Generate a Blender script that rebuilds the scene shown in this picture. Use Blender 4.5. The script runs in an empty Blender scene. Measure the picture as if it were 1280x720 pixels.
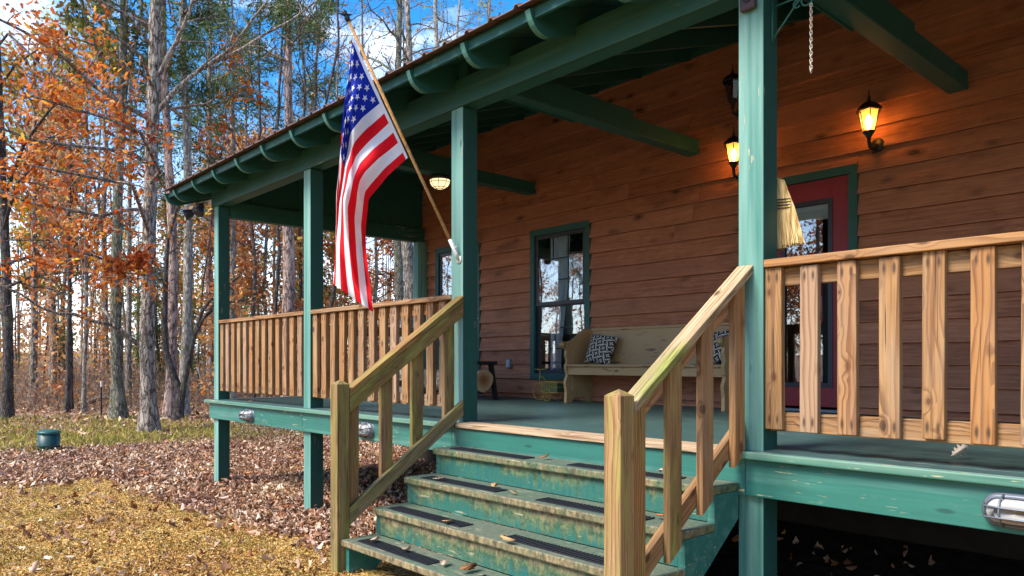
import bpy, bmesh, math, random
import numpy as np
from mathutils import Vector, Matrix, Euler

random.seed(7); RNG = np.random.default_rng(7)
sc = bpy.context.scene
col = sc.collection
PI = math.pi

# ------------------------------------------------------------------ camera geometry
F = 941.6; HC = 1.43
VX, VY, RX, RY = -0.7423, 0.6701, 0.6701, 0.7423
def PT(u, v, t):            # a photo point at depth t metres, as a world point
    k = (u - 640) / F
    return Vector(((VX + RX * k) * t, (VY + RY * k) * t, HC + (454 - v) / F * t))
def PZ(u, v, z=0.0):        # on a horizontal plane
    return PT(u, v, (z - HC) / ((454 - v) / F))
def PY(u, v, y):            # on a plane parallel to the facade
    k = (u - 640) / F
    return PT(u, v, y / (VY + RY * k))
def smooth(a, b, x):
    t = np.clip((x - a) / (b - a), 0, 1)
    return t * t * (3 - 2 * t)
def gz(x, y):               # ground height
    x = np.asarray(x, float); y = np.asarray(y, float)
    d = np.hypot(x + 3.2, (y - 1.9))
    z = 0.11 * (1 - smooth(0.6, 3.6, d))
    z = z + 0.035 * np.sin(x * 0.55 + 1.0) * np.sin(y * 0.6) * smooth(10, 16, np.hypot(x, y))
    z = z + 0.02 * np.maximum(0, np.hypot(x, y) - 30)
    return z

# ------------------------------------------------------------------ tags
def tag(o, label=None, cat=None, group=None, kind=None):
    if label: o['label'] = label
    if cat: o['category'] = cat
    if group: o['group'] = group
    if kind: o['kind'] = kind
    return o
def empty(name, loc, label, cat, group=None, rz=0.0):
    o = bpy.data.objects.new(name, None); col.objects.link(o)
    o.empty_display_size = 0.1
    o.location = loc; o.rotation_euler = (0, 0, rz)
    return tag(o, label, cat, group)
def children(o):
    return [c for c in list(o.children)]
def copy_tree(o, parent=None):
    c = o.copy(); col.objects.link(c); c.parent = parent
    for ch in children(o): copy_tree(ch, c)
    return c
def link(name, me, mats, parent=None, loc=None, rot=None):
    o = bpy.data.objects.new(name, me); col.objects.link(o)
    if mats is not None:
        for m in (mats if isinstance(mats, (list, tuple)) else [mats]): me.materials.append(m)
    if parent is not None: o.parent = parent
    if loc is not None: o.location = loc
    if rot is not None: o.rotation_euler = rot
    return o

# ------------------------------------------------------------------ mesh builder
class MB:
    def __init__(s): s.v = []; s.f = []; s.mi = []; s.sm = []
    def add(s, vs, fs, mi=0, smooth=False):
        b = len(s.v); s.v.extend([tuple(p) for p in vs])
        for f in fs:
            s.f.append(tuple(b + i for i in f)); s.mi.append(mi); s.sm.append(smooth)
        return b
    def box(s, a, b, mi=0, bev=0.0, M=None):
        x0, y0, z0 = a; x1, y1, z1 = b
        if bev <= 0:
            vs = [(x0,y0,z0),(x1,y0,z0),(x1,y1,z0),(x0,y1,z0),(x0,y0,z1),(x1,y0,z1),(x1,y1,z1),(x0,y1,z1)]
            fs = [(0,3,2,1),(4,5,6,7),(0,1,5,4),(1,2,6,5),(2,3,7,6),(3,0,4,7)]
            if M is not None: vs = [M @ Vector(p) for p in vs]
            s.add(vs, fs, mi); return
        bm = bmesh.new(); bmesh.ops.create_cube(bm, size=1)
        for w in bm.verts:
            w.co = Vector(((x0+x1)/2 + w.co.x*(x1-x0), (y0+y1)/2 + w.co.y*(y1-y0), (z0+z1)/2 + w.co.z*(z1-z0)))
        bmesh.ops.bevel(bm, geom=bm.edges[:], offset=bev, segments=2, profile=0.5, affect='EDGES')
        if M is not None: bm.transform(M)
        bm.verts.index_update()
        s.add([w.co[:] for w in bm.verts], [[w.index for w in f.verts] for f in bm.faces], mi)
        bm.free()
    def prism(s, pts, axis, a, b, mi=0, bevel=0):
        # pts 2D outline, extruded along axis ('x': pts are (y,z); 'y': (x,z); 'z': (x,y))
        n = len(pts)
        def mk(p, h):
            return {'x': (h, p[0], p[1]), 'y': (p[0], h, p[1]), 'z': (p[0], p[1], h)}[axis]
        vs = [mk(p, a) for p in pts] + [mk(p, b) for p in pts]
        fs = [tuple(range(n))[::-1], tuple(range(n, 2*n))] + [(i, (i+1) % n, n+(i+1) % n, n+i) for i in range(n)]
        s.add(vs, fs, mi)
    def tube(s, pts, radii, n=6, mi=0, smooth=True, cap=True):
        pts = [Vector(p) for p in pts]; m = len(pts)
        if not isinstance(radii, (list, tuple, np.ndarray)): radii = [radii] * m
        vs = []; a = None
        for i in range(m):
            d = (pts[min(i+1, m-1)] - pts[max(i-1, 0)])
            if d.length < 1e-9: d = Vector((0, 0, 1))
            d.normalize()
            if a is None:
                a = d.cross(Vector((0.31, 0.95, 0.02)));
                if a.length < 0.1: a = d.cross(Vector((1, 0, 0)))
            a = (a - d * a.dot(d))
            if a.length < 1e-6: a = d.orthogonal()
            a.normalize(); b = d.cross(a)
            for k in range(n):
                t = 2*PI*k/n
                vs.append(pts[i] + (a*math.cos(t) + b*math.sin(t)) * radii[i])
        fs = []
        for i in range(m-1):
            for k in range(n):
                k2 = (k+1) % n
                fs.append((i*n+k, i*n+k2, (i+1)*n+k2, (i+1)*n+k))
        if cap:
            fs.append(tuple(range(n))[::-1]); fs.append(tuple((m-1)*n + k for k in range(n)))
        s.add(vs, fs, mi, smooth)
    def lathe(s, prof, n=24, M=None, mi=0, smooth=True):   # prof: list of (r, z)
        vs = []; m = len(prof)
        for r, z in prof:
            for k in range(n):
                t = 2*PI*k/n; vs.append(Vector((r*math.cos(t), r*math.sin(t), z)))
        if M is not None: vs = [M @ p for p in vs]
        fs = []
        for i in range(m-1):
            for k in range(n):
                k2 = (k+1) % n
                fs.append((i*n+k, i*n+k2, (i+1)*n+k2, (i+1)*n+k))
        fs.append(tuple(range(n))[::-1]); fs.append(tuple((m-1)*n + k for k in range(n)))
        s.add(vs, fs, mi, smooth)
    def mesh(s, name):
        me = bpy.data.meshes.new(name)
        me.from_pydata([tuple(p) for p in s.v], [], s.f)
        me.polygons.foreach_set('material_index', s.mi)
        me.polygons.foreach_set('use_smooth', s.sm)
        me.update(); return me
    def build(s, name, mats, parent=None, loc=None, rot=None):
        return link(name, s.mesh(name), mats, parent, loc, rot)

def fast_mesh(name, verts, loops, sizes, colors=None, mat_idx=None):
    """verts (N,3) array, loops flat index array, sizes per-face; colors (N,3) point colours"""
    me = bpy.data.meshes.new(name)
    me.vertices.add(len(verts)); me.vertices.foreach_set('co', np.asarray(verts, np.float32).ravel())
    me.loops.add(len(loops)); me.loops.foreach_set('vertex_index', np.asarray(loops, np.int32))
    me.polygons.add(len(sizes))
    st = np.concatenate([[0], np.cumsum(sizes)[:-1]]).astype(np.int32)
    me.polygons.foreach_set('loop_start', st)
    me.polygons.foreach_set('loop_total', np.asarray(sizes, np.int32))
    if colors is not None:
        a = me.color_attributes.new('tint', 'FLOAT_COLOR', 'POINT')
        c4 = np.ones((len(verts), 4), np.float32); c4[:, :3] = colors
        a.data.foreach_set('color', c4.ravel())
    me.update(calc_edges=True); me.validate()
    return me

OAK = [(0,0),(.16,.05),(.22,.17),(.33,.08),(.42,.27),(.54,.11),(.64,.30),(.74,.12),(.86,.19),(1,0)]
DIA = [(0,0),(.35,.26),(.7,.2),(1,0)]
NEE = [(0,0),(.5,.035),(1,0)]
def leaves_mesh(name, C, size, tpl, palette, normal_bias=None, colvar=0.25, fold=0.5, curl=0.6, dirs=None, weights=None, rng=None, clumpy=0.0):
    """leaf faces at centres C; two bent halves each"""
    rng = rng or RNG
    N = len(C); C = np.asarray(C, float)
    half = np.array(tpl, float); h = len(half)
    up = np.column_stack([half[:,0], half[:,1], np.zeros(h)])
    dn = np.column_stack([half[1:-1,0], -half[1:-1,1], np.zeros(h-2)])
    P = np.vstack([up, dn]); k = len(P)            # k points
    f1 = list(range(h))[::-1]
    f2 = [0] + list(range(h, h+h-2)) + [h-1]
    # random frames
    d = rng.normal(size=(N,3)) if dirs is None else np.asarray(dirs, float) + rng.normal(size=(N,3))*0.45
    d /= np.linalg.norm(d, axis=1)[:,None] + 1e-9
    n = rng.normal(size=(N,3))
    if normal_bias is not None: n = n*normal_bias[3] + np.array(normal_bias[:3])
    n = n - d*np.sum(n*d, axis=1)[:,None]; 
    n /= np.linalg.norm(n, axis=1)[:,None] + 1e-9
    s = np.cross(n, d)
    sz = np.asarray(size)
    if sz.ndim == 0: sz = np.full(N, float(sz))
    sz = sz * rng.uniform(0.55, 1.35, N)
    fo = rng.uniform(0.05, 1.0, N)*fold; cu = rng.uniform(-1, 1, N)*curl
    x = P[None,:,0]-0.5; y = np.repeat(P[None,:,1], N, 0)
    z = np.abs(y)*fo[:,None] + (x**2)*cu[:,None]
    V = C[:,None,:] + sz[:,None,None]*(x[:,:,None]*d[:,None,:] + y[:,:,None]*s[:,None,:] + z[:,:,None]*n[:,None,:])
    V = V.reshape(-1, 3)
    base = np.arange(N)[:,None]*k
    L = np.concatenate([base+np.array(f1)[None], base+np.array(f2)[None]], axis=1).ravel()
    sizes = np.tile([len(f1), len(f2)], N)
    pal = np.array(palette, float)
    ci = rng.choice(len(pal), N, p=weights)
    cc = pal[ci]*rng.uniform(1-colvar, 1+colvar, (N,1))
    if clumpy:
        ph = rng.uniform(0, 6, 3); q = np.sin(C[:,0]*2.7+ph[0]+np.sin(C[:,2]*1.9))*np.sin(C[:,1]*2.9+ph[1])*np.sin(C[:,2]*3.3+ph[2]+np.sin(C[:,0]*1.3))
        cc = cc*(1+clumpy*q[:,None]*np.array([.55,.85,.7])); cc = np.clip(cc, 0.004, 0.9)
    return fast_mesh(name, V, L, sizes, np.repeat(cc, k, 0))

# ------------------------------------------------------------------ materials
class NB:
    def __init__(s, name):
        s.m = bpy.data.materials.new(name); s.m.use_nodes = True
        s.t = s.m.node_tree; s.n = s.t.nodes; s.l = s.t.links
        s.n.clear(); s.out = s.n.new('ShaderNodeOutputMaterial')
    def new(s, typ, **kw):
        nd = s.n.new(typ)
        for k, v in kw.items():
            if k[0] == '_': setattr(nd, k[1:], v)
            else: s.set(nd.inputs[k.replace('__', ' ')], v)
        return nd
    def set(s, inp, v):
        if isinstance(v, bpy.types.NodeSocket): s.l.new(v, inp)
        elif isinstance(v, (tuple, list)) and len(v) == 3 and inp.type == 'RGBA': inp.default_value = (*v, 1)
        else: inp.default_value = v
    def obj(s): return s.new('ShaderNodeTexCoord').outputs['Object']
    def rand(s): return s.new('ShaderNodeObjectInfo').outputs['Random']
    def attr(s, name, out='Fac'): return s.new('ShaderNodeAttribute', _attribute_name=name).outputs[out]
    def vm(s, op, a, b):
        nd = s.new('ShaderNodeVectorMath', _operation=op); s.set(nd.inputs[0], a); s.set(nd.inputs[1], b); return nd.outputs[0]
    def vscale(s, vec, sc3): return s.vm('MULTIPLY', vec, sc3)
    def jit(s, vec, amount=23.0):
        r = s.rand(); return s.vm('ADD', vec, s.comb(s.ma('MULTIPLY', r, amount), s.ma('MULTIPLY', r, amount*1.7), s.ma('MULTIPLY', r, amount*0.6)))
    def comb(s, x, y, z):
        nd = s.new('ShaderNodeCombineXYZ'); s.set(nd.inputs[0], x); s.set(nd.inputs[1], y); s.set(nd.inputs[2], z); return nd.outputs[0]
    def sep(s, v):
        nd = s.new('ShaderNodeSeparateXYZ'); s.set(nd.inputs[0], v); return nd.outputs
    def ma(s, op, a, b=0.0, c=0.0, clamp=False):
        nd = s.new('ShaderNodeMath', _operation=op, _use_clamp=clamp)
        s.set(nd.inputs[0], a); s.set(nd.inputs[1], b); s.set(nd.inputs[2], c); return nd.outputs[0]
    def noise(s, vec, scale=1.0, detail=3.0, rough=0.55, dist=0.0, out=0):
        return s.new('ShaderNodeTexNoise', Vector=vec, Scale=scale, Detail=detail, Roughness=rough, Distortion=dist).outputs[out]
    def voro(s, vec, scale=1.0, out='Distance', feat='F1', rnd=1.0):
        return s.new('ShaderNodeTexVoronoi', _feature=feat, Vector=vec, Scale=scale, Randomness=rnd).outputs[out]
    def ramp(s, fac, stops, interp='LINEAR'):
        nd = s.new('ShaderNodeValToRGB', Fac=fac); cr = nd.color_ramp; cr.interpolation = interp
        while len(cr.elements) < len(stops): cr.elements.new(0.5)
        for e, (p, c) in zip(cr.elements, stops):
            e.position = p; e.color = (c, c, c, 1) if isinstance(c, (int, float)) else (*c, 1)
        return nd.outputs[0]
    def mix(s, fac, a, b, mode='MIX'):
        nd = s.new('ShaderNodeMix', _data_type='RGBA', _blend_type=mode)
        s.set(nd.inputs[0], fac); s.set(nd.inputs[6], a); s.set(nd.inputs[7], b); return nd.outputs[2]
    def bump(s, h, strength=0.3, dist=0.01):
        return s.new('ShaderNodeBump', Height=h, Strength=strength, Distance=dist).outputs[0]
    def done(s, color, rough=0.65, spec=0.35, normal=None, metal=0.0, **kw):
        p = s.new('ShaderNodeBsdfPrincipled', Roughness=rough, Metallic=metal)
        s.set(p.inputs['Base Color'], color); s.set(p.inputs['Specular IOR Level'], spec)
        if normal is not None: s.set(p.inputs['Normal'], normal)
        for k, v in kw.items(): s.set(p.inputs[k.replace('__', ' ')], v)
        s.l.new(p.outputs[0], s.out.inputs[0]); return s.m

def m_pine(name, moss=0.0, pale=(0.335,0.180,0.068), dark=(0.10,0.036,0.011), grey=0.05, patch=None, nails=None, mossc=((0.055,0.050,0.013), (0.265,0.225,0.055))):
    b = NB(name); raw = b.obj(); co = b.jit(raw)
    warp = b.noise(b.vscale(co, (0.8, 5, 5)), 1.0, 2.0, 0.5, out=1)
    cw = b.vm('ADD', b.vscale(co, (0.9, 9, 9)), b.vscale(warp, (0, 0.95, 0.95)))
    s = b.sep(cw)
    rad = b.ma('SQRT', b.ma('ADD', b.ma('POWER', b.ma('ADD', s[1], 0.7), 2), b.ma('POWER', b.ma('ADD', s[2], 2.2), 2)))
    kv = b.vscale(co, (7.0, 12, 12)); kn = b.voro(kv, 1.0); kcol = b.sep(b.voro(kv, 1.0, out='Color'))
    kn = b.ma('ADD', kn, b.ma('MULTIPLY', b.ramp(kcol[0], [(0.42, 0.0), (0.5, 1.0)]), 0.5))
    rad = b.ma('ADD', rad, b.ma('MULTIPLY', b.ramp(kn, [(0.0, 1.0), (0.5, 0.0)]), 0.16))
    ring = b.ma('FRACT', b.ma('MULTIPLY', rad, 10.5))
    grain = b.noise(b.vscale(co, (2.2, 90, 90)), 1.0, 3.0, 0.65)
    blot = b.noise(b.vscale(co, (1.6, 7, 7)), 1.0, 4.0)
    tone = b.rand(); tone2 = b.ma('FRACT', b.ma('MULTIPLY', tone, 7.31)); tone3 = b.ma('FRACT', b.ma('MULTIPLY', tone, 3.77))
    lat = b.ramp(ring, [(0.0, 0.0), (0.50, 0.06), (0.80, 0.9), (0.95, 1.0), (1.0, 0.0)])
    lat = b.ma('MULTIPLY', lat, b.ma('ADD', 0.45, b.ma('MULTIPLY', tone3, 0.55)))
    c = b.mix(lat, pale, dark)
    c = b.mix(b.ma('MULTIPLY', b.ramp(grain, [(0.40, 0.0), (0.60, 1.0)]), 0.6), c, (0.14,0.062,0.024))
    c = b.mix(b.ramp(blot, [(0.48, 0.0), (0.70, 0.5)]), c, (0.43,0.29,0.15))
    c = b.mix(b.ramp(tone, [(0.0,0.0),(0.45,0.05),(0.75,.5),(1.0,0.62)]), c, b.mix(lat, (0.36,0.155,0.045), (0.16,0.055,0.016)))
    c = b.mix(b.ramp(tone2, [(0.0,0.0),(0.55,0.05),(1.0,0.62)]), c, b.mix(lat, (0.34,0.255,0.185), (0.15,0.098,0.067)))
    gr = b.noise(b.vscale(co, (1.1, 14, 14)), 1.3, 5.0, 0.7)
    c = b.mix(b.ma('MULTIPLY', b.ramp(gr, [(0.50, 0.0), (0.66, 1.0)]), grey + 0.25), c, (0.24,0.18,0.13))
    km = b.ramp(kn, [(0.0, 1.0), (0.16, 0.95), (0.19, 0.45), (0.30, 0.0)])
    c = b.mix(b.ma('MULTIPLY', km, 0.9), c, (0.075,0.032,0.014))
    pt = b.noise(b.vscale(co, (1.0, 26, 26)), 1.0, 3.0, 0.55)
    c = b.mix(b.ma('MULTIPLY', b.ramp(pt, [(0.60, 0.0), (0.67, 1.0)]), .65), c, (0.16,0.062,0.022))
    ck = b.noise(b.vscale(co, (1.5, 75, 75)), 1.0, 2.0, 0.5)
    c = b.mix(b.ramp(ck, [(0.66, 0.0), (0.70, 0.9)]), c, (0.05,0.028,0.015))
    if nails:       # screw heads and the dark weeping below them
        r3 = b.sep(raw)
        for xn in nails:
            dx = b.ma('SUBTRACT', r3[0], xn); sgn = 0.30
            dz = b.ma('SUBTRACT', b.ma('ABSOLUTE', r3[2]), 0.021)
            dd = b.ma('SQRT', b.ma('ADD', b.ma('POWER', b.ma('MULTIPLY', dx, sgn), 2), b.ma('POWER', dz, 2)))
            wob = b.ma('ADD', dd, b.ma('MULTIPLY', b.ma('SUBTRACT', grain, .5), .010))
            c = b.mix(b.ramp(wob, [(0.0, .9), (0.0045, .8), (0.0095, 0.0)]), c, (0.045,0.026,0.016))
    if moss:
        ms = b.noise(b.vscale(co, (1.5, 11, 11)), 1.0, 6.0, 0.75)
        f_ = b.ramp(ms, [(0.60 - 0.25*moss, 0.0), (0.74 - 0.17*moss, 0.93)])
        f_ = b.ma('MULTIPLY', f_, b.ramp(b.noise(b.vscale(co, (2.5, 60, 60)), 1.0, 3.0, .6), [(0.32, 0.35), (0.52, 1.0)]))
        if patch:
            x = b.sep(raw)[0]
            f_ = b.ma('MULTIPLY', f_, b.ramp(x, [(patch[0], 0.12), (patch[0]+.06, 1.0), (patch[1]-.1, 1.0), (patch[1], 0.04)]))
        mc = b.mix(b.ramp(b.noise(b.vscale(co, (3, 22, 22)), 1, 5, .7), [(.38, 0), (.62, 1)]), *mossc)
        c = b.mix(f_, c, mc)
        dk = b.noise(b.vscale(co, (1.2, 13, 13)), 1.7, 4.0, .65)
        c = b.mix(b.ma('MULTIPLY', b.ramp(dk, [(.55, 0), (.68, 1)]), .7*min(1, moss)), c, (0.045,0.033,0.014))
    h = b.ma('ADD', grain, b.ma('MULTIPLY', ring, 0.3))
    return b.done(c, 0.75, 0.25, b.bump(h, 0.5, 0.004))

def m_paint(name, base=(0.014,0.090,0.070), light=(0.034,0.165,0.125), chalk=0.22, chalkc=(0.17,0.33,0.27), wear=0.3, dirt=0.25):
    b = NB(name); co = b.jit(b.obj())
    bl = b.noise(b.vscale(co, (1.2, 5, 5)), 1.0, 4.0, 0.6)
    c = b.mix(bl, base, light)
    gr = b.noise(b.vscale(co, (1.8, 45, 45)), 1.0, 3.0, 0.6)
    c = b.mix(b.ma('MULTIPLY', b.ramp(gr, [(0.4, 0.0), (0.7, 1.0)]), 0.35), c, base)
    ch = b.noise(b.vscale(co, (0.55, 15, 15)), 1.0, 4.0, 0.6)
    c = b.mix(b.ramp(ch, [(0.60 - 0.5*chalk, 0.0), (0.80 - 0.3*chalk, min(1, 0.25 + 0.75*chalk))]), c, chalkc)
    if dirt:
        dn = b.noise(b.vscale(co, (3, 6, 6)), 1.0, 5.0, 0.7)
        c = b.mix(b.ma('MULTIPLY', b.ramp(dn, [(0.55, 0.0), (0.75, 1.0)]), dirt), c, (0.035,0.05,0.03))
    w1 = b.noise(b.vscale(co, (6.5, 75, 75)), 1.0, 3.0, 0.6)
    w2 = b.noise(b.vscale(co, (0.9, 2.5, 2.5)), 1.0, 2.0)
    wm = b.ma('MULTIPLY', b.ramp(w1, [(0.645, 0.0), (0.665, 1.0)]), b.ramp(w2, [(0.62 - wear*0.4, 0.0), (0.70 - wear*0.3, 1.0)]))
    c = b.mix(wm, c, (0.46,0.36,0.20))
    fs_ = b.noise(b.vscale(co, (1.0, 110, 110)), 1.0, 3.0, .6)
    c = b.mix(b.ma('MULTIPLY', b.ramp(fs_, [(0.52, 0.0), (0.66, 1.0)]), 0.28), c, light)
    # nail heads / knots showing through
    kn = b.voro(b.vscale(co, (2.0, 7, 7)), 1.0)
    c = b.mix(b.ramp(kn, [(0.0, 0.8), (0.05, 0.7), (0.09, 0.0)]), c, (0.012,0.05,0.04))
    return b.done(c, 0.52, 0.35, b.bump(gr, 0.25, 0.003))

def m_siding():
    b = NB('stained cedar siding'); co = b.obj(); r = b.attr('rnd')
    off = b.comb(b.ma('MULTIPLY', r, 41), b.ma('MULTIPLY', r, 13), b.ma('MULTIPLY', r, 7.3))
    v = b.vm('ADD', co, off)
    grain = b.noise(b.vscale(v, (2.2, 40, 55)), 1.0, 4.0, 0.65)
    wav = b.noise(b.vscale(v, (1.0, 8, 8)), 1.0, 2.0, 0.5, out=0)
    ring = b.ma('FRACT', b.ma('MULTIPLY', wav, 16))
    fur = b.noise(v, 9.0, 5.0, 0.65)
    c = b.mix(fur, (0.265,0.094,0.044), (0.55,0.215,0.108))
    c = b.mix(b.ma('MULTIPLY', b.ramp(grain, [(0.42, 0.0), (0.62, 1.0)]), 0.65), c, (0.15,0.046,0.023))
    c = b.mix(b.ma('MULTIPLY', b.ramp(ring, [(0.6, 0.0), (0.95, 1.0), (1.0, 0.0)]), 0.30), c, (0.12,0.035,0.015))
    c = b.mix(b.ma('MULTIPLY', r, 0.5), c, (0.19,0.072,0.038))
    r2 = b.ma('FRACT', b.ma('MULTIPLY', r, 5.7)); c = b.mix(b.ma('MULTIPLY', r2, 0.45), c, (0.44,0.19,0.105))
    st = b.noise(b.vscale(v, (1.3, 4, 3.2)), 1.0, 4.0, 0.6)
    c = b.mix(b.ma('MULTIPLY', b.ramp(st, [(0.56, 0.0), (0.74, 1.0)]), 0.6), c, (0.075,0.03,0.017))
    kv = b.vm('ADD', b.vscale(v, (2.7, 0.0, 5.6)), b.vscale(b.noise(v, 6.0, 2.0, out=1), (0.25, 0, 0.25)))
    kn = b.voro(kv, 1.0); kc = b.sep(b.voro(kv, 1.0, out='Color'))
    kn = b.ma('ADD', kn, b.ma('MULTIPLY', b.ramp(kc[0], [(0.35, 0.0), (0.75, 1.0)]), 0.12))
    kn = b.ma('ADD', kn, b.ma('MULTIPLY', b.ma('SUBTRACT', b.noise(v, 40, 3), .5), .05))
    c = b.mix(b.ma('MULTIPLY', b.ramp(kn, [(0.0, 1.0), (0.10, 0.95), (0.135, 0.5), (0.30, 0.0)]), b.ma('ADD', .55, b.ma('MULTIPLY', kc[1], .45))), c, (0.045,0.018,0.010))
    sc_ = b.noise(b.vscale(v, (5, 60, 70)), 1.0, 2.0)
    c = b.mix(b.ma('MULTIPLY', b.ramp(sc_, [(0.68, 0.0), (0.74, 1.0)]), 0.5), c, (0.42,0.24,0.15))
    h = b.ma('ADD', b.ma('MULTIPLY', grain, 1.0), b.ma('MULTIPLY', fur, 0.6))
    return b.done(c, 0.72, 0.3, b.bump(h, 0.6, 0.006))

def m_step():
    b = NB('mildewed green step paint'); raw = b.obj(); co = b.jit(raw, 9)
    n1 = b.noise(b.vscale(co, (1.6, 3, 3)), 1.0, 5.0, 0.65)
    c = b.mix(n1, (0.012,0.085,0.062), (0.040,0.135,0.095))
    nrm = b.sep(b.new('ShaderNodeTexCoord').outputs['Normal'])
    top = b.ramp(nrm[2], [(0.5,0.0),(0.8,1.0)])
    # foot-worn grey on the treads
    wn = b.noise(b.vscale(co, (1.5, 6, 1)), 1.0, 5.0, 0.7)
    c = b.mix(b.ma('MULTIPLY', top, b.ramp(wn, [(0.36,0.25),(0.62,0.95)])), c, b.mix(b.noise(co, 22, 4), (0.075,0.095,0.078), (0.150,0.155,0.125)))
    s = b.sep(raw); height = s[2]
    hr = b.ma('FRACT', b.ma('DIVIDE', b.ma('SUBTRACT', 0.7401, height), 0.175))      # 0 under each nosing .. 1 at the tread below
    run = b.noise(b.comb(b.ma('MULTIPLY', s[0], 19), b.ma('MULTIPLY', s[1], 3), b.ma('MULTIPLY', s[2], 3.0)), 1.0, 6.0, 0.75)
    big = b.noise(b.vscale(co, (1.0, 2, 1.4)), 1.7, 4.0, 0.65)
    low = b.ma('MULTIPLY', b.ramp(height, [(0.10, 1.0), (0.72, 0.0)]), 0.15)
    band = b.ma('MULTIPLY', b.ramp(hr, [(0.0, 1.0), (0.30, 0.85), (0.62, 0.35), (1.0, 0.0)]), 0.30)
    g = b.ma('ADD', b.ma('ADD', b.ma('MULTIPLY', run, 0.55), b.ma('MULTIPLY', big, 0.42)), b.ma('ADD', low, band))
    side = b.ma('SUBTRACT', 1.0, b.ma('MULTIPLY', top, .8))
    teal = b.noise(b.comb(b.ma('MULTIPLY', s[0], 22), 0.0, b.ma('MULTIPLY', s[2], 5.0)), 1.0, 4.0, .7)
    c = b.mix(b.ma('MULTIPLY', side, b.ramp(teal, [(.5,0),(.56,.75)])), c, (0.008,0.098,0.096))
    c = b.mix(b.ma('MULTIPLY', side, b.ramp(g, [(0.60, 0.0), (0.70, 0.8)])), c, b.mix(b.ramp(b.noise(co, 26, 5, .7), [(.4,0),(.6,1)]), (0.030,0.060,0.028), (0.150,0.165,0.065)))
    c = b.mix(b.ma('MULTIPLY', side, b.ramp(g, [(0.72, 0.0), (0.83, 0.92)])), c, b.mix(b.ramp(b.noise(b.vscale(co, (30,30,14)), 1.0, 5, .7), [(.38,0),(.62,1)]), (0.075,0.055,0.030), (0.30,0.225,0.115)))
    sp = b.noise(co, 60, 4, 0.65)
    c = b.mix(b.ma('MULTIPLY', b.ramp(sp, [(0.55, 0.0), (0.68, 1.0)]), 0.55), c, (0.028,0.034,0.020))
    wr = b.noise(b.vscale(co, (5, 40, 40)), 1.0, 3.0)
    c = b.mix(b.ma('MULTIPLY', b.ramp(wr, [(0.65, 0.0), (0.69, 1.0)]), 0.7), c, (0.33,0.30,0.18))
    return b.done(c, 0.66, 0.3, b.bump(b.noise(b.vscale(co, (6, 40, 40)), 1.0, 4), 0.4, 0.004))

def m_deck():
    b = NB('worn deck floor paint'); co = b.obj()
    n = b.noise(b.vscale(co, (1.2, 5, 1)), 1.0, 5.0, 0.65)
    c = b.mix(n, (0.022,0.060,0.058), (0.060,0.115,0.105))
    w = b.noise(b.vscale(co, (4, 45, 1)), 1.0, 3.0)
    w2 = b.noise(co, 0.9, 2)
    c = b.mix(b.ma('MULTIPLY', b.ramp(w, [(0.60, 0.0), (0.68, 0.8)]), b.ramp(w2, [(0.4, 0.0), (0.6, 1.0)])), c, (0.30,0.27,0.20))
    return b.done(c, 0.42, 0.4, b.bump(n, 0.2, 0.003))

def m_plain(name, c, rough=0.6, spec=0.35, metal=0.0, var=0.25, scale=12, bump=0.0):
    b = NB(name); co = b.jit(b.obj())
    n = b.noise(co, scale, 4, 0.6)
    lo = tuple(x*(1-var) for x in c); hi = tuple(min(1, x*(1+var)) for x in c)
    cc = b.mix(n, lo, hi)
    return b.done(cc, rough, spec, b.bump(n, bump, 0.004) if bump else None, metal)

def m_bark(name, dark, light, moss=0.0, sc=1.0):
    b = NB(name); co = b.jit(b.obj(), 31)
    v = b.vscale(co, (9*sc, 9*sc, 2.6*sc))
    w = b.vm('ADD', v, b.vscale(b.noise(v, 1.6, 4, .65, out=1), (1.5, 1.5, 1.5)))
    vo = b.voro(w, 1.6, feat='DISTANCE_TO_EDGE')
    n = b.noise(v, 2.4, 5, 0.65)
    h = b.ma('ADD', b.ramp(vo, [(0.0, 0.0), (0.25, 1.0)]), b.ma('MULTIPLY', n, 0.7))
    c = b.mix(b.ramp(h, [(0.35, 0.0), (1.2, 1.0)]), dark, light)
    pa = b.noise(co, 2.3, 4, 0.6)
    c = b.mix(b.ma('MULTIPLY', b.ramp(pa, [(0.52, 0.0), (0.68, 1.0)]), 0.6), c, tuple(min(1, x*1.35) for x in light))
    if moss:
        mn = b.noise(co, 3.1, 5, 0.65)
        c = b.mix(b.ramp(mn, [(0.60-0.2*moss, 0.0), (0.75-0.1*moss, 0.75)]), c, (0.13,0.15,0.06))
    return b.done(c, 0.9, 0.15, b.bump(h, 0.9, 0.03))

def m_leaf(name, transl=0.45, rough=0.55):
    b = NB(name); c = b.attr('tint', 'Color')
    n = b.noise(b.obj(), 18, 3, 0.6)
    c = b.mix(b.ma('MULTIPLY', n, 0.35), c, b.mix(0.5, c, (0.12,0.05,0.015)))
    p = b.new('ShaderNodeBsdfPrincipled', Roughness=rough)
    b.set(p.inputs['Base Color'], c); b.set(p.inputs['Specular IOR Level'], 0.3)
    t = b.new('ShaderNodeBsdfTranslucent', Color=c)
    mx = b.new('ShaderNodeMixShader'); mx.inputs[0].default_value = transl
    b.l.new(p.outputs[0], mx.inputs[1]); b.l.new(t.outputs[0], mx.inputs[2])
    b.l.new(mx.outputs[0], b.out.inputs[0]); return b.m

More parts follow.
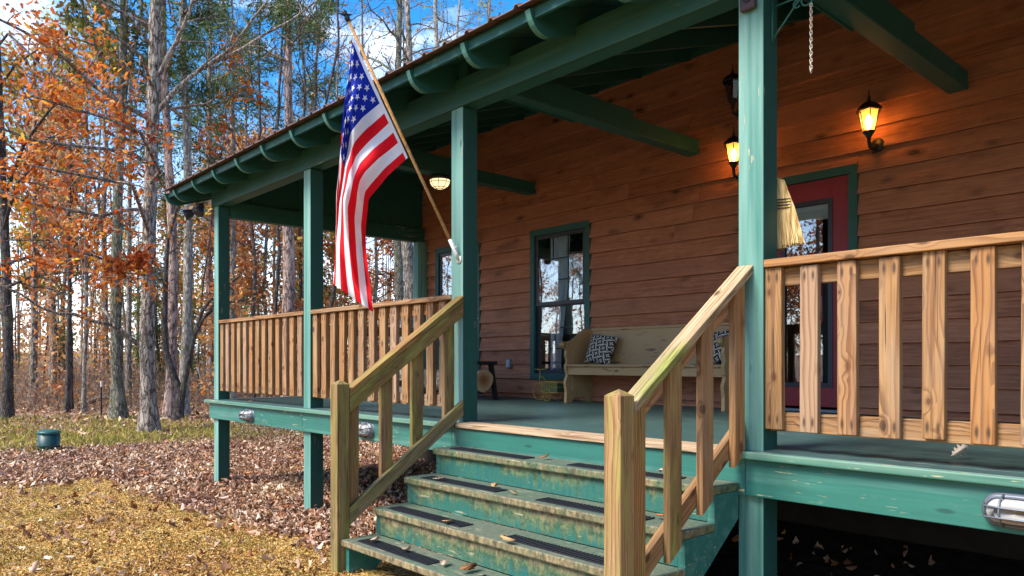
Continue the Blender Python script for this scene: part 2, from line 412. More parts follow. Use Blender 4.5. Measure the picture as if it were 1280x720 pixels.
def m_glass(name, tint=(0.85,0.9,0.92), refl=0.22, graze=0.45):
    b = NB(name)
    lw = b.new('ShaderNodeLayerWeight', Blend=0.35)
    tr = b.new('ShaderNodeBsdfTransparent', Color=tint)
    gl = b.new('ShaderNodeBsdfGlossy', Roughness=0.01, Color=(0.95,0.97,1.0))
    wob = b.noise(b.obj(), 2.2, 2, 0.5)
    b.set(gl.inputs['Normal'], b.bump(wob, 0.05, 0.01))
    fac = b.ma('ADD', refl, b.ma('MULTIPLY', lw.outputs['Facing'], graze), clamp=True)
    mx = b.new('ShaderNodeMixShader', Fac=fac)
    b.l.new(tr.outputs[0], mx.inputs[1]); b.l.new(gl.outputs[0], mx.inputs[2])
    b.l.new(mx.outputs[0], b.out.inputs[0]); return b.m

def m_emit(name, c, strength):
    b = NB(name); e = b.new('ShaderNodeEmission', Strength=strength); b.set(e.inputs['Color'], c)
    b.l.new(e.outputs[0], b.out.inputs[0]); return b.m

M = {}
M['pine'] = m_pine('weathered pine')
M['bal'] = m_pine('weathered pine with screws', nails=(-0.345, 0.345))
M['pine_new'] = m_pine('fresh pale pine', pale=(0.62,0.46,0.28), dark=(0.48,0.31,0.16), grey=0.0)
M['pine_moss'] = m_pine('mossy pine', mossc=((0.050,0.050,0.012), (0.20,0.18,0.042)), moss=1.15, pale=(0.40,0.275,0.115), dark=(0.22,0.125,0.042))
M['pine_moss2'] = m_pine('slightly mossy pine', moss=0.7)
M['cap_moss'] = m_pine('cap board with moss patch', moss=1.1, pale=(0.55,0.42,0.26), dark=(0.38,0.24,0.11), patch=(0.02,0.50), mossc=((0.050,0.062,0.010), (0.24,0.27,0.045)))
M['newel2'] = m_pine('streaked mossy newel', moss=0.62, pale=(0.46,0.34,0.165), dark=(0.20,0.115,0.042))
M['cap_moss2'] = m_pine('damp cap board', moss=1.0)
M['paint'] = m_paint('green trim paint', wear=0.24, dirt=0.4)
M['trim'] = m_paint('dark green window trim paint', base=(0.010,0.058,0.048), light=(0.020,0.090,0.074), chalk=0.05, chalkc=(0.07,0.16,0.13), wear=0.02, dirt=0.1)
M['nosing'] = m_paint('worn deck edge paint', base=(0.03,0.115,0.085), light=(0.08,0.20,0.145), chalk=0.4, chalkc=(0.22,0.32,0.22), wear=0.75, dirt=0.2)
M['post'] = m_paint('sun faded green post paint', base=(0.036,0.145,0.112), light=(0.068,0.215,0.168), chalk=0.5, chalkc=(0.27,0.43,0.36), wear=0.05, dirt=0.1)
M['deep'] = m_paint('unfaded green with painted shade', base=(0.009,0.050,0.040), light=(0.016,0.080,0.064), chalk=0.02, chalkc=(0.05,0.12,0.10), wear=0.0, dirt=0.1)  # post sides: unfaded green, with porch shade put into the colour
M['beam'] = m_paint('green beam paint', base=(0.012,0.072,0.060), light=(0.022,0.115,0.094), chalk=0.03, chalkc=(0.08,0.18,0.14), wear=0.02, dirt=0.15)
M['header'] = m_paint('green header paint', base=(0.011,0.058,0.045), light=(0.022,0.092,0.072), chalk=0.08, chalkc=(0.10,0.22,0.18), wear=0.03, dirt=0.15)
M['rafter'] = m_paint('green rafter paint', base=(0.012,0.068,0.058), light=(0.022,0.105,0.088), chalk=0.03, chalkc=(0.08,0.18,0.14), wear=0.02, dirt=0.2)
M['nose'] = m_paint('weathered rafter nose paint', base=(0.03,0.13,0.10), light=(0.06,0.20,0.155), chalk=0.3, wear=0.05, dirt=0.1)
M['siding'] = m_siding()
M['step'] = m_step()
M['deck'] = m_deck()
M['roof'] = m_plain('brown roof sheet', (0.15,0.085,0.06), 0.5, 0.4, 0.0, 0.35, 5)
M['bronze'] = m_plain('dark bronze sash', (0.022,0.022,0.034), 0.4, 0.4, 0.0, 0.2)
M['glass'] = m_glass('window glass', refl=0.13)
M['lampglass'] = m_glass('lantern glass', (0.6,0.58,0.55), 0.02, 0.06)
M['red'] = m_plain('barn red door paint', (0.20,0.013,0.020), 0.45, 0.4, 0, 0.15)
M['white'] = m_plain('white paint', (0.72,0.72,0.70), 0.5, 0.35, 0, 0.05)
M['black'] = m_plain('black iron', (0.012,0.011,0.011), 0.5, 0.4, 0, 0.3)
M['rubber'] = m_plain('black rubber', (0.016,0.017,0.022), 0.7, 0.3, 0, 0.5, 60, 0.3)
M['steel'] = m_plain('cast aluminium', (0.14,0.155,0.18), 0.45, 0.5, 0.4, 0.2, 30)
M['frost'] = m_plain('frosted glass', (0.40,0.38,0.35), 0.35, 0.5, 0, 0.1)
M['darkgrey'] = m_plain('dark grey plastic', (0.03,0.032,0.038), 0.5, 0.4, 0, 0.2)
M['curtain'] = m_plain('sheer curtain', (0.86,0.86,0.92), 0.9, 0.1, 0, 0.1)
M['room'] = m_plain('tan room wall', (0.30,0.23,0.15), 0.9, 0.1, 0, 0.1)
M['soil'] = m_plain('dark soil', (0.030,0.022,0.017), 0.95, 0.1, 0, 0.5, 6, 0.5)

# ------------------------------------------------------------------ plank helper: length along local X
def plank(name, L, w, h, m, loc, rot=(0,0,0), parent=None, bev=0.004):
    mb = MB(); mb.box((-L/2, -w/2, -h/2), (L/2, w/2, h/2), 0, bev)
    return mb.build(name, m, parent, loc, rot)
def vert(name, x0, x1, y0, y1, z0, z1, m, parent, bev=0.005):     # upright timber; length axis X local
    return plank(name, z1-z0, y1-y0, x1-x0, m, ((x0+x1)/2, (y0+y1)/2, (z0+z1)/2), (0, -PI/2, 0), parent, bev)
def alongx(name, x0, x1, y0, y1, z0, z1, m, parent, bev=0.005):
    return plank(name, x1-x0, y1-y0, z1-z0, m, ((x0+x1)/2, (y0+y1)/2, (z0+z1)/2), (0,0,0), parent, bev)
def alongy(name, x0, x1, y0, y1, z0, z1, m, parent, bev=0.005):
    return plank(name, y1-y0, x1-x0, z1-z0, m, ((x0+x1)/2, (y0+y1)/2, (z0+z1)/2), (0,0,PI/2), parent, bev)

# ================================================================== THE CABIN
W = 6.40                         # front wall plane
XL, XR = -9.10, 3.6
cab = empty('cabin', (0,0,0), 'brown wooden cabin with green trimmed covered porch along its front', 'cabin')
WIN = [(-8.66,-7.68,1.233,3.05), (-6.71,-5.73,1.233,3.05)]
DOOR = (-3.64,-2.735,1.03,3.10)
opens = WIN + [DOOR]
# --- siding, one lapped board row after the other, cut around the openings
def siding():
    V = []; Fc = []; R = []; MI = []; nr = 20; ex = 0.178; rs = random.Random(3)
    def board(xa, xb, z0, z1, r, wob):
        n = max(1, int((xb-xa)/0.16)); b0 = len(V)
        for i in range(n+1):
            x = xa + (xb-xa)*i/n
            wz = wob(x)
            V.extend([(x, W-0.008, z0+wz), (x, W-0.054+0.3*wz, z0+wz), (x, W-0.052+0.3*wz, z0+wz+0.005), (x, W-0.010, z1)])
        for i in range(n):
            a = b0+4*i; c = a+4
            for q in range(3):
                Fc.append((a+q, c+q, c+q+1, a+q+1)); R.append(r); MI.append(1 if q == 1 else 0)
        Fc.append((b0, b0+1, b0+2, b0+3)); R.append(r); MI.append(0)
        e = b0+4*n; Fc.append((e+3, e+2, e+1, e)); R.append(r); MI.append(0)
    for k in range(-1, nr):
        z0 = 1.063 + ex*k; z1 = z0 + ex + 0.016
        if k == -1: z0 = 1.005
        ph = rs.uniform(0, 10); am = rs.uniform(0.001, 0.004)
        wob = lambda x, ph=ph, am=am: am*math.sin(x*2.3+ph) + am*0.6*math.sin(x*7.1+ph*3)
        joints = [XL]; x = XL
        while x < XR:
            x += rs.uniform(3.4, 5.6); joints.append(min(x, XR))
        for a, bq in zip(joints[:-1], joints[1:]):
            r = rs.random()
            segs = [(a+0.002, bq-0.002, z0, z1)]
            for (ox0, ox1, oz0, oz1) in opens:
                ns = []
                for (p, q, s0, s1) in segs:
                    if q <= ox0 or p >= ox1 or s1-0.016 <= oz0 or s0 >= oz1: ns.append((p, q, s0, s1)); continue
                    if p < ox0: ns.append((p, ox0, s0, s1))
                    if q > ox1: ns.append((ox1, q, s0, s1))
                    p2, q2 = max(p, ox0), min(q, ox1)
                    if s0 < oz0 - 0.01: ns.append((p2, q2, s0, oz0))
                    if s1 - 0.016 > oz1 + 0.01: ns.append((p2, q2, oz1, s1))
                segs = ns
            for (p, q, s0, s1) in segs:
                if q-p > 0.004: board(p, q, s0, s1, r, wob if s0 == z0 else (lambda x: 0))
    me = bpy.data.meshes.new('wall'); me.from_pydata(V, [], Fc)
    at = me.attributes.new('rnd', 'FLOAT', 'FACE'); at.data.foreach_set('value', R); me.polygons.foreach_set('material_index', MI); me.update()
    return link('wall', me, [M['siding'], m_plain('rough edge with painted highlight', (0.42,0.19,0.11), .85, .1, 0, .5, 9)], cab)  # rough lower edge, its highlight painted on as a lighter colour
siding()
# --- shell behind the siding: sheathing with openings, other walls, room
mb = MB()
xs = sorted([XL, XR] + [o[0] for o in opens] + [o[1] for o in opens])
for xa, xb in zip(xs[:-1], xs[1:]):
    o = [q for q in opens if abs(q[0]-xa) < 1e-6]
    if o: mb.box((xa, W-0.006, 0.0), (xb, W+0.09, o[0][2])); mb.box((xa, W-0.006, o[0][3]), (xb, W+0.09, 4.62))
    else: mb.box((xa, W-0.006, 0.0), (xb, W+0.09, 4.62))
mb.build('sheathing', M['soil'], cab)
mb = MB()
mb.box((XL, W+0.1, 0), (XL+0.12, 14.4, 4.6)); mb.box((XR-0.12, W+0.1, 0), (XR, 14.4, 4.6)); mb.box((XL+0.13, 14.28, 0), (XR-0.13, 14.4, 4.6))
mb.prism([(W+0.1,4.605),(14.4,4.605),(10.4,5.93)], 'x', XL, XL+0.12)
mb.prism([(W+0.1,4.605),(14.4,4.605),(10.4,5.93)], 'x', XR-0.12, XR)
mb.build('side_wall', M['siding'], cab)
mb = MB()
mb.box((XL+0.13, W+0.1, 0.93), (XR-0.13, 14.2, 0.99)); mb.box((XL+0.13, 9.9, 1.0), (XR-0.13, 10.0, 3.6)); mb.box((XL+0.13, W+0.1, 3.61), (XR-0.13, 10.0, 3.66))
mb.box((-5.0, W+0.1, 1.0), (-4.9, 9.89, 3.6))
mb.build('room', M['room'], cab)
# --- roof
PITCH = 0.34; YE = 2.95; ZE = 3.50
def zr(y): return ZE + PITCH*(y-YE)
mb = MB()
nx = 0; rib = []
x = XL-0.52
prof = []
while x < XR + 0.5:
    prof += [(x, 0.0), (x+0.178, 0.0), (x+0.190, 0.020), (x+0.212, 0.020), (x+0.224, 0.0)]
    x += 0.229
ya, yb = YE, 10.42
vs = []
for (px, pz) in prof:
    vs += [(px, ya, zr(ya)+pz), (px, yb, zr(yb)+pz), (px, 14.9, zr(yb)-PITCH*(14.9-yb)+pz),
           (px, ya, zr(ya)-0.006+pz), (px, yb, zr(yb)-0.006+pz), (px, 14.9, zr(yb)-PITCH*(14.9-yb)-0.006+pz)]
n = len(prof); fs = []
for i in range(n-1):
    a = i*6; c = a+6
    fs += [(a, c, c+1, a+1), (a+1, c+1, c+2, a+2), (a+3, a+4, c+4, c+3), (a+4, a+5, c+5, c+4), (a, a+3, c+3, c)]
fs += [(0,1,4,3),(1,2,5,4)]
mb.add(vs, fs); mb.build('roof', M['roof'], cab)
# underlay boards beneath the metal (dark, seen from the porch)
mb = MB()
y = YE+0.10
while y < W+0.1:
    mb.add([(XL-0.48, y, zr(y)-0.034), (XR+.4, y, zr(y)-0.034), (XR+.4, y+0.138, zr(y+0.138)-0.034), (XL-0.48, y+0.138, zr(y+0.138)-0.034),
            (XL-0.48, y, zr(y)-0.010), (XR+.4, y, zr(y)-0.010), (XR+.4, y+0.138, zr(y+0.138)-0.010), (XL-0.48, y+0.138, zr(y+0.138)-0.010)],
           [(0,3,2,1),(4,5,6,7),(0,1,5,4),(1,2,6,5),(2,3,7,6),(3,0,4,7)])
    y += 0.142
mb.build('roof_boards', M['rafter'], cab)
# eave board under the sheet edge
RT = 0.042
RAFT = [-3.176-0.61*k for k in range(0, 11)] + [-3.176+0.61*k for k in range(1, 7)]
RAFT.sort()
sl = math.atan(PITCH)
# rafter mesh in local coords: x = along slope direction from tail tip
def rafter_mesh():
    mb = MB(); Lr = (W-2.99)/math.cos(sl)-0.01; d = 0.165
    pts = [(0, 0), (0.0, -0.03)]
    for k in range(1, 8):
        a = PI/2*k/7; pts.append((0.125*(1-math.cos(a)), -0.03-0.135*math.sin(a)))
    pts += [(Lr, -d), (Lr, 0)]
    mb.prism(pts[::-1], 'y', -RT/2, RT/2)
    for i, f in enumerate(mb.f):
        if len(f) == 4 and max(mb.v[q][0] for q in f) < 0.127: mb.mi[i] = 1
    return mb.mesh('rafter')
rm = rafter_mesh(); rm.materials.append(M['rafter']); rm.materials.append(M['nose'])
for x in RAFT:
    o = bpy.data.objects.new('rafter', rm); col.objects.link(o); o.parent = cab
    o.location = (x, 2.985, zr(2.985)-0.037); o.rotation_euler = (0, -sl, PI/2) 
    o.rotation_euler = (Matrix.Rotation(PI/2, 4, 'Z') @ Matrix.Rotation(-sl, 4, 'Y')).to_euler()
for a, b in zip([XL-0.5]+RAFT, RAFT+[0.9]):
    if b-a < 0.1: continue
    alongx('eave_board', a+RT/2+0.001, b-RT/2-0.001, 3.022, 3.046, zr(3.03)-0.096, zr(3.03)-0.036, M['rafter'], cab, 0.002)
# gable-end fly rafter
o = bpy.data.objects.new('rafter', rm); col.objects.link(o); o.parent = cab
o.location = (XL-0.49, 2.985, zr(2.985)-0.037); o.rotation_euler = (Matrix.Rotation(PI/2, 4, 'Z') @ Matrix.Rotation(-sl, 4, 'Y')).to_euler()
# --- posts
PX = {'A': -9.06, 'B': -6.755, 'C': -4.417, 'D': -2.05, 'E': 0.30}
for k, x in PX.items():
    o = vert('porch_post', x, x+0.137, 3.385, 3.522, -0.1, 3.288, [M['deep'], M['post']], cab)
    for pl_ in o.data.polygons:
        if pl_.normal.y < -0.6: pl_.material_index = 1  # front face is the faded paint; sides keep their painted shade
vert('porch_post', -8.99, -8.87, 6.20, W-0.036, 1.002, 3.165, M['post'], cab)
# --- header beam, end beam, tie beams
alongx('header_beam', XL-0.02, 0.62, 3.375, 3.415, 3.29, 3.49, M['header'], cab)
alongx('header_beam', XL-0.02, 0.62, 3.418, 3.530, 3.297, 3.485, M['beam'], cab)
alongy('end_beam', -9.05, -8.93, 3.533, W-0.036, 3.17, 3.36, M['beam'], cab)
mb = MB()
mb.prism([(3.54,3.362),(W-0.04,3.362),(W-0.04,zr(W)-0.20),(3.54,zr(3.54)-0.20)], 'x', -9.02, -8.985)
y = 3.8
while y < W-0.1:
    mb.box((-8.984, y, 3.363), (-8.96, y+0.05, zr(y)-0.20)); y += 0.62
mb.build('gable_panel', M['beam'], cab)
for x in (-6.69, -4.35, -1.98, 0.37):
    mb = MB(); L0 = 3.42; 
    mb.box((-0.068, L0, 3.495), (0.068, W-0.036, 3.635), 0, 0.004)
    # upper board, stepping off before the wall
    mb.box((-0.055, L0, 3.637), (0.055, 5.35, 3.70), 0, 0.003)
    mb.box((-0.075, L0, 3.482), (-0.069, 4.7, 3.63), 0, 0.0); mb.box((0.069, L0, 3.50), (0.075, 5.3, 3.64), 0, 0.0)
    mb.build('tie_beam', M['beam'], cab, (x, 0, 0))
mb = MB(); mb.box((XL+0.02, W-0.05, 4.46), (XR, W-0.036, 4.62), 0, 0.003); mb.build('frieze_board', M['beam'], cab)
# --- deck
mb = MB(); y = 3.33; k = 0
while y < W-0.04:
    x0 = XL-0.03
    y1 = min(y+0.138, W-0.036)
    if y < 3.4:   # front board, replaced with new wood over the steps
        mb.box((x0, y, 0.966), (-4.30, y1, 1.0), 0, 0.004); mb.box((-2.03, y, 0.966), (0.75, y1, 1.0), 0, 0.004)
    else: mb.box((x0, y, 0.966), (0.75+3, y1, 1.0), 0, 0.003)
    y += 0.143
mb.build('deck', M['deck'], cab)
alongx('front_edge_board', -4.30+0.003, -2.03-0.003, 3.322, 3.47, 0.966, 1.003, M['pine_new'], cab, 0.005)
alongx('nosing', XL-0.05, -4.303, 3.300, 3.327, 0.962, 0.9985, M['nosing'], cab, 0.006)
alongx('nosing', -2.027, 0.75, 3.300, 3.327, 0.962, 0.9985, M['nosing'], cab, 0.006)
for a, b in ((XL, -6.70), (-6.698, -4.36), (-4.358, -1.99), (-1.988, 0.75)):
    alongx('skirt_board', a, b, 3.345, 3.383, 0.778, 0.961, M['paint'], cab, 0.004)
alongy('skirt_board', XL-0.002, XL+0.036, 3.386, W-0.04, 0.778, 0.961, M['paint'], cab, 0.004)
alongx('inner_joist', XL+0.05, 0.75, 3.54, 3.58, 0.74, 0.963, M['soil'], cab, 0.002)
y = 4.1
while y < 6.3:
    alongx('inner_joist', XL+0.05, 0.75, y, y+0.04, 0.77, 0.963, M['soil'], cab, 0.002); y += 0.55
# --- windows
def window(x0, x1, z0, z1):
    cx = (x0+x1)/2
    w = empty('window', (cx, W, z0), None, None); w.parent = cab; del_keys = None
    h = z1-z0; hw = (x1-x0)/2; t = 0.075
    mb = MB()
    mb.box((-hw, -0.052, h-t), (hw, -0.004, h), 0, 0.003); mb.box((-hw, -0.052, 0), (hw, -0.004, t), 0, 0.003)
    mb.box((-hw, -0.050, t+.001), (-hw+t, -0.004, h-t-.001), 0, 0.003); mb.box((hw-t, -0.050, t+.001), (hw, -0.004, h-t-.001), 0, 0.003)
    mb.build('trim', M['trim'], w)
    iw = hw-t-0.001; a, b2 = t+0.001, h-t-0.001; zm = (a+b2)/2 - 0.02
    mb = MB(); f = 0.045
    for (s0, s1, yy) in ((zm, b2, -0.03), (a, zm+0.03, 0.0)):
        mb.box((-iw, yy, s0), (iw, yy+0.028, s0+f), 0, 0.002); mb.box((-iw, yy, s1-f), (iw, yy+0.028, s1), 0, 0.002)
        mb.box((-iw, yy+.001, s0+f), (-iw+f, yy+0.027, s1-f), 0, 0); mb.box((iw-f, yy+.001, s0+f), (iw, yy+0.027, s1-f), 0, 0)
        gw = 2*(iw-f)
        for q in (1, 2): mb.box((-iw+f+gw*q/3-0.007, yy+0.017, s0+f), (-iw+f+gw*q/3+0.007, yy+0.024, s1-f))
        for q in (1, 2):
            zz = s0+f+(s1-s0-2*f)*q/3; mb.box((-iw+f, yy+0.0165, zz-0.007), (iw-f, yy+0.0245, zz+0.007))
    mb.build('sash', M['bronze'], w)
    for (s0, s1, yy) in ((zm, b2, -0.03), (a, zm+0.03, 0.0)):
        mb = MB(); mb.box((-iw+f-.004, yy+0.010, s0+f-.004), (iw-f+.004, yy+0.014, s1-f+.004)); mb.build('pane', M['glass'], w)
    # sheer curtain, gathered to the middle-left
    for (ca, cb) in ((-0.26, 0.06),):
        V = []; Fq = []; n = 40; mrow = 10
        for j in range(mrow+1):
            zz = h*(1-j/mrow)
            for i in range(n+1):
                q = i/n; x = ca + (cb-ca)*q*(0.75+0.25*math.cos(j/mrow*3.0))
                V.append((x, 0.075+0.022*math.sin(q*34+0.4*math.sin(j))+0.01*math.sin(q*13), zz))
        for j in range(mrow):
            for i in range(n): Fq.append((j*(n+1)+i, j*(n+1)+i+1, (j+1)*(n+1)+i+1, (j+1)*(n+1)+i))
        mb = MB(); mb.add(V, Fq, 0, True); mb.build('curtain', M['curtain'], w)
    return w
for q in WIN: window(*q)
# --- door
d = empty('door', ((DOOR[0]+DOOR[1])/2, W, 1.0), None, None); d.parent = cab
hw = (DOOR[1]-DOOR[0])/2; h = DOOR[3]-1.0; t = 0.075
mb = MB()
mb.box((-hw, -0.055, 0.03), (-hw+t, -0.004, h-t-.001), 0, .003); mb.box((hw-t, -0.055, 0.03), (hw, -0.004, h-t-.001), 0, .003); mb.box((-hw, -0.057, h-t), (hw, -0.004, h), 0, .003)
mb.build('frame', M['trim'], d)
pw = hw-t-0.001
gx0, gx1, gz0, gz1 = -0.225, 0.225, 0.23, 1.84
mb = MB()
mb.box((-pw, -0.03, 0.05), (gx0, 0.012, h-t-.003), 0, .002); mb.box((gx1, -0.03, 0.05), (pw, 0.012, h-t-.003), 0, .002)
mb.box((gx0, -0.03, 0.05), (gx1, 0.012, gz0), 0, .002); mb.box((gx0, -0.03, gz1), (gx1, 0.012, h-t-.003), 0, .002)
mb.build('door_leaf', M['red'], d)
mb = MB(); e = 0.028
mb.box((gx0-.012, -0.040, gz0-.012), (gx0+e, -0.031, gz1+.012), 0, .002); mb.box((gx1-e, -0.040, gz0-.012), (gx1+.012, -0.031, gz1+.012), 0, .002)
mb.box((gx0+e, -0.039, gz0-.012), (gx1-e, -0.031, gz0+e), 0, .002); mb.box((gx0+e, -0.039, gz1-e), (gx1-e, -0.031, gz1+.012), 0, .002)
mb.build('glazing_bead', M['bronze'], d)
mb = MB(); mb.box((gx0+.001, -0.020, gz0+.001), (gx1-.001, -0.014, gz1-.001)); mb.build('pane', M['glass'], d)
mb = MB(); mb.box((gx0+.03, -0.012, gz1-0.075), (gx1-.03, 0.01, gz1-.03), 0, .003)
for k in range(7): mb.box((gx0+.032, -0.011, gz1-0.086-0.012*k), (gx1-.032, 0.008, gz1-0.0775-0.012*k))
mb.build('blind', M['white'], d)
mb = MB(); mb.box((-hw, -0.075, 0.004), (hw, 0.0, 0.03), 0, .004); mb.build('threshold', M['steel'], d)
mb = MB(); mb.box((gx0+.004, 0.2, 0.05), (gx1+.3, 0.22, 1.2)); mb.build('inner_screen', M['black'], d)

# ================================================================== RAILINGS
def rail(name, x0, x1, nb, label, b0=None, sp=None):
    r = empty(name, ((x0+x1)/2, 3.44, 1.0), label, 'railing', 'porch railings between the posts')
    cx = (x0+x1)/2
    def lx(nm, a, b, ya, yb, za, zb, m): 
        return plank(nm, b-a, yb-ya, zb-za, m, ((a+b)/2-cx, (ya+yb)/2-3.44, (za+zb)/2-1.0), (0,0,0), r, 0.005)
    lx('cap_rail', x0+.002, x1-.002, 3.380, 3.472, 0.898+1, 0.936+1, M['pine'])
    lx('top_rail', x0+.002, x1-.002, 3.440, 3.476, 1.806, 1.895, M['pine'])
    lx('bottom_rail', x0+.002, x1-.002, 3.440, 3.476, 1.098, 1.19, M['pine'])
    if b0 is None: sp = (x1-x0-0.02)/nb; b0 = x0+0.012
    me = None
    for k in range(nb):
        a = b0 + sp*k + random.uniform(-.004,.004)
        if a+0.089 > x1: break
        dz = random.uniform(-0.006, 0.006)
        if me is None:
            o = plank('baluster', 0.788, 0.037, 0.087, M['bal'], (0,0,0), (0,-PI/2,0), r, 0.004); me = o.data
        else:
            o = bpy.data.objects.new('baluster', me); col.objects.link(o); o.parent = r
        o.location = (a+0.0445-cx, 3.42-3.44, 1.502+dz-1.0); o.rotation_euler = (0, -PI/2 + random.uniform(-.006,.006), 0)
    return r
rail('porch_railing', PX['A']+0.137, PX['B'], 13, 'pine porch railing at the far end corner of the porch')
rail('porch_railing', PX['B']+0.137, PX['C'], 13, 'pine porch railing behind the flag, beside the mossy handrail')
rail('porch_railing', PX['D']+0.137, PX['E'], 12, 'large weathered pine porch railing in front of the red door', -1.912, 0.1785)
# far end railing along the porch's open end
r = empty('porch_railing', (-8.99, 4.9, 1.0), 'pine porch railing closing the short open end of the porch', 'railing', 'porch railings between the posts')
plank('cap_rail', 2.64, .09, .038, M['pine'], (0,-.03,.917), (0,0,PI/2), r); plank('bottom_rail', 2.64, .037, .09, M['pine'], (0,-.03,.144), (0,0,PI/2), r)
plank('top_rail', 2.64, .037, .089, M['pine'], (0,-.03,.850), (0,0,PI/2), r)
o0 = plank('baluster', .788, .087, .037, M['pine'], (-.038,-1.28,.502), (0,-PI/2,0), r)
for k in range(1, 15):
    o = o0.copy(); col.objects.link(o); o.parent = r; o.location = (-.038, -1.28+.178*k, .502)

# ================================================================== STAIRS
TY = [3.10, 2.86, 2.615, 2.39]; TZ = [0.84, 0.665, 0.49, 0.315]
SX0, SX1 = -4.262, -2.02
st = empty('staircase', ((SX0+SX1)/2, 2.85, 0.1), 'worn green wooden porch steps with mildew on the risers', 'steps')
stl = Vector(st.location)
cx = (SX0+SX1)/2
for i, (ty, tz) in enumerate(zip(TY, TZ)):
    back = (3.342 if i == 0 else TY[i-1]+0.032)
    mb = MB(); mb.box((SX0-cx, ty-2.85, tz-0.042-0.1), (SX1-cx, back-2.85, tz-0.1), 0, 0.008)
    mb.build('tread', M['step'], st)
    if i < 3:
        mb = MB(); mb.box((SX0+0.045-cx, ty+0.032-2.85, TZ[i+1]+0.001-0.1), (SX1-0.045-cx, ty+0.062-2.85, tz-0.043-0.1), 0, 0.002)
        mb.build('riser', M['step'], st)
for xa, xb in ((SX0+0.004, SX0+0.044), (SX1-0.044, SX1-0.004)):
    mb = MB()
    pts = [(3.342, .66), (3.342, .797)]
    for i in range(4):
        pts += [(TY[i]+0.032, TZ[i]-0.043)]
        if i < 3: pts += [(TY[i]+0.032, TZ[i+1]-0.043)]
    pts += [(2.422, 0.06), (2.56, 0.06)]
    mb.prism([(p-2.85, z-0.1) for p, z in pts], 'x', xa-cx, xb-cx); mb.build('stringer', M['paint'], st)
# grip mats
mt = None
words = ['top step', 'second step from the top', 'third step from the top', 'lowest step']
for i in range(4):
    for j, (xa, lab) in enumerate(((-4.14, 'flag side'), (-3.03, 'door side'))):
        if mt is None:
            mb = MB(); mb.box((-0.375, -0.052, 0.0005), (0.375, 0.052, 0.004), 0, 0.0)
            for k in range(30):
                x = -0.368+0.0253*k; mb.box((x, -0.050, 0.004), (x+0.013, 0.050, 0.0075))
            mt = mb.build('grip_mat', M['rubber'])
            o = mt
        else:
            o = mt.copy(); col.objects.link(o)
        o.location = (xa+0.375+random.uniform(-.015,.015), TY[i]+0.098, TZ[i]); o.rotation_euler = (0,0,random.uniform(-.012,.012))
        tag(o, f'black ribbed grip mat on the {words[i]}, {lab}', 'grip mat', 'grip mats on the steps')

# ================================================================== HANDRAILS
SLP = math.atan(0.71)
def handrail(x0, x1, inner, label, mnew, mcap, mrail):
    """x0..x1 newel width; inner = +1 if rails lie on the +x side of the balusters"""
    h = empty('stair_handrail', ((x0+x1)/2, 2.41, 0.1), label, 'handrail', 'handrails of the porch steps')
    cx = (x0+x1)/2; cy = 2.41
    y0, y1 = 2.365, 2.455
    mb = MB(); hw = 0.0445; zb, zt = -0.1, 1.298-0.1
    mb.box((zb, -hw, -hw), (zt, hw, hw), 0, 0.004)
    n0 = len(mb.v); mb.add([(zt, -hw+.003, -hw+.003), (zt, hw-.003, -hw+.003), (zt, hw-.003, hw-.003), (zt, -hw+.003, hw-.003), (zt+0.026, 0, 0)], [(0,1,4),(1,2,4),(2,3,4),(3,0,4)])
    mb.build('newel_post', mnew, h, (0, 0, 0), (0, -PI/2, 0))
    def sloped(nm, ya, yb, ztop_a, w, th, xc, m, plumb=True):
        # parallelogram board with plumb ends, sloped in YZ ; local X along slope
        L = yb-ya; rise = L*0.71; v = th/math.cos(SLP)
        c, s_ = math.cos(SLP), math.sin(SLP)
        q = []
        for (yy, zz) in ((0, 0), (L, rise), (L, rise-v), (0, -v)):
            q.append((yy*c+zz*s_, -yy*s_+zz*c))
        mb = MB(); mb.prism(q[::-1], 'y', -w/2, w/2)
        bm = bmesh.new(); me = mb.mesh(nm); bm.from_mesh(me); bmesh.ops.bevel(bm, geom=bm.edges[:], offset=0.004, segments=2, profile=.5, affect='EDGES'); bmesh.ops.recalc_face_normals(bm, faces=bm.faces[:]); bm.to_mesh(me); bm.free()
        R = Matrix.Rotation(PI/2, 4, 'Z') @ Matrix.Rotation(-SLP, 4, 'Y')
        return link(nm, me, m, h, (xc-cx, ya-cy, ztop_a-0.1), R.to_euler())
    ya, yb = 2.458, 3.383
    sloped('cap_rail', ya, yb, 1.262, 0.088, 0.037, cx, mcap)
    tz = 1.262-0.037/math.cos(SLP)-0.001
    rx = cx + 0.024*inner
    sloped('top_rail', ya, yb, tz, 0.037, 0.085, rx, mrail)
    sloped('bottom_rail', ya, yb+0.0, 0.505, 0.037, 0.088, rx, mrail)
    bx = rx - 0.0375*inner
    for yc, hasb in ((2.502, 0), (2.76, 1), (3.01, 1), (3.285, 1)):
        za = tz + 0.71*(yc-0.0445-ya) - 0.004
        zbm = 0.505 + 0.71*(yc-0.0445-ya) - 0.088/math.cos(SLP) - 0.03
        mb = MB(); L = za-zbm
        # pointed lower end following the slope
        pts = [(0, -0.0445), (L+0.0, -0.0445), (L+0.089*0.71, 0.0445), (0.063, 0.0445)]
        mb.prism(pts[::-1], 'z', -0.0185, 0.0185)
        me = mb.mesh('baluster'); bm = bmesh.new(); bm.from_mesh(me); bmesh.ops.bevel(bm, geom=bm.edges[:], offset=0.004, segments=2, profile=.5, affect='EDGES'); bmesh.ops.recalc_face_normals(bm, faces=bm.faces[:]); bm.to_mesh(me); bm.free()
        link('baluster', me, mrail if yc > 2.9 else M['pine_moss2'], h, (bx-cx, yc-cy, zbm-0.1), (0, -PI/2, 0))
    return h
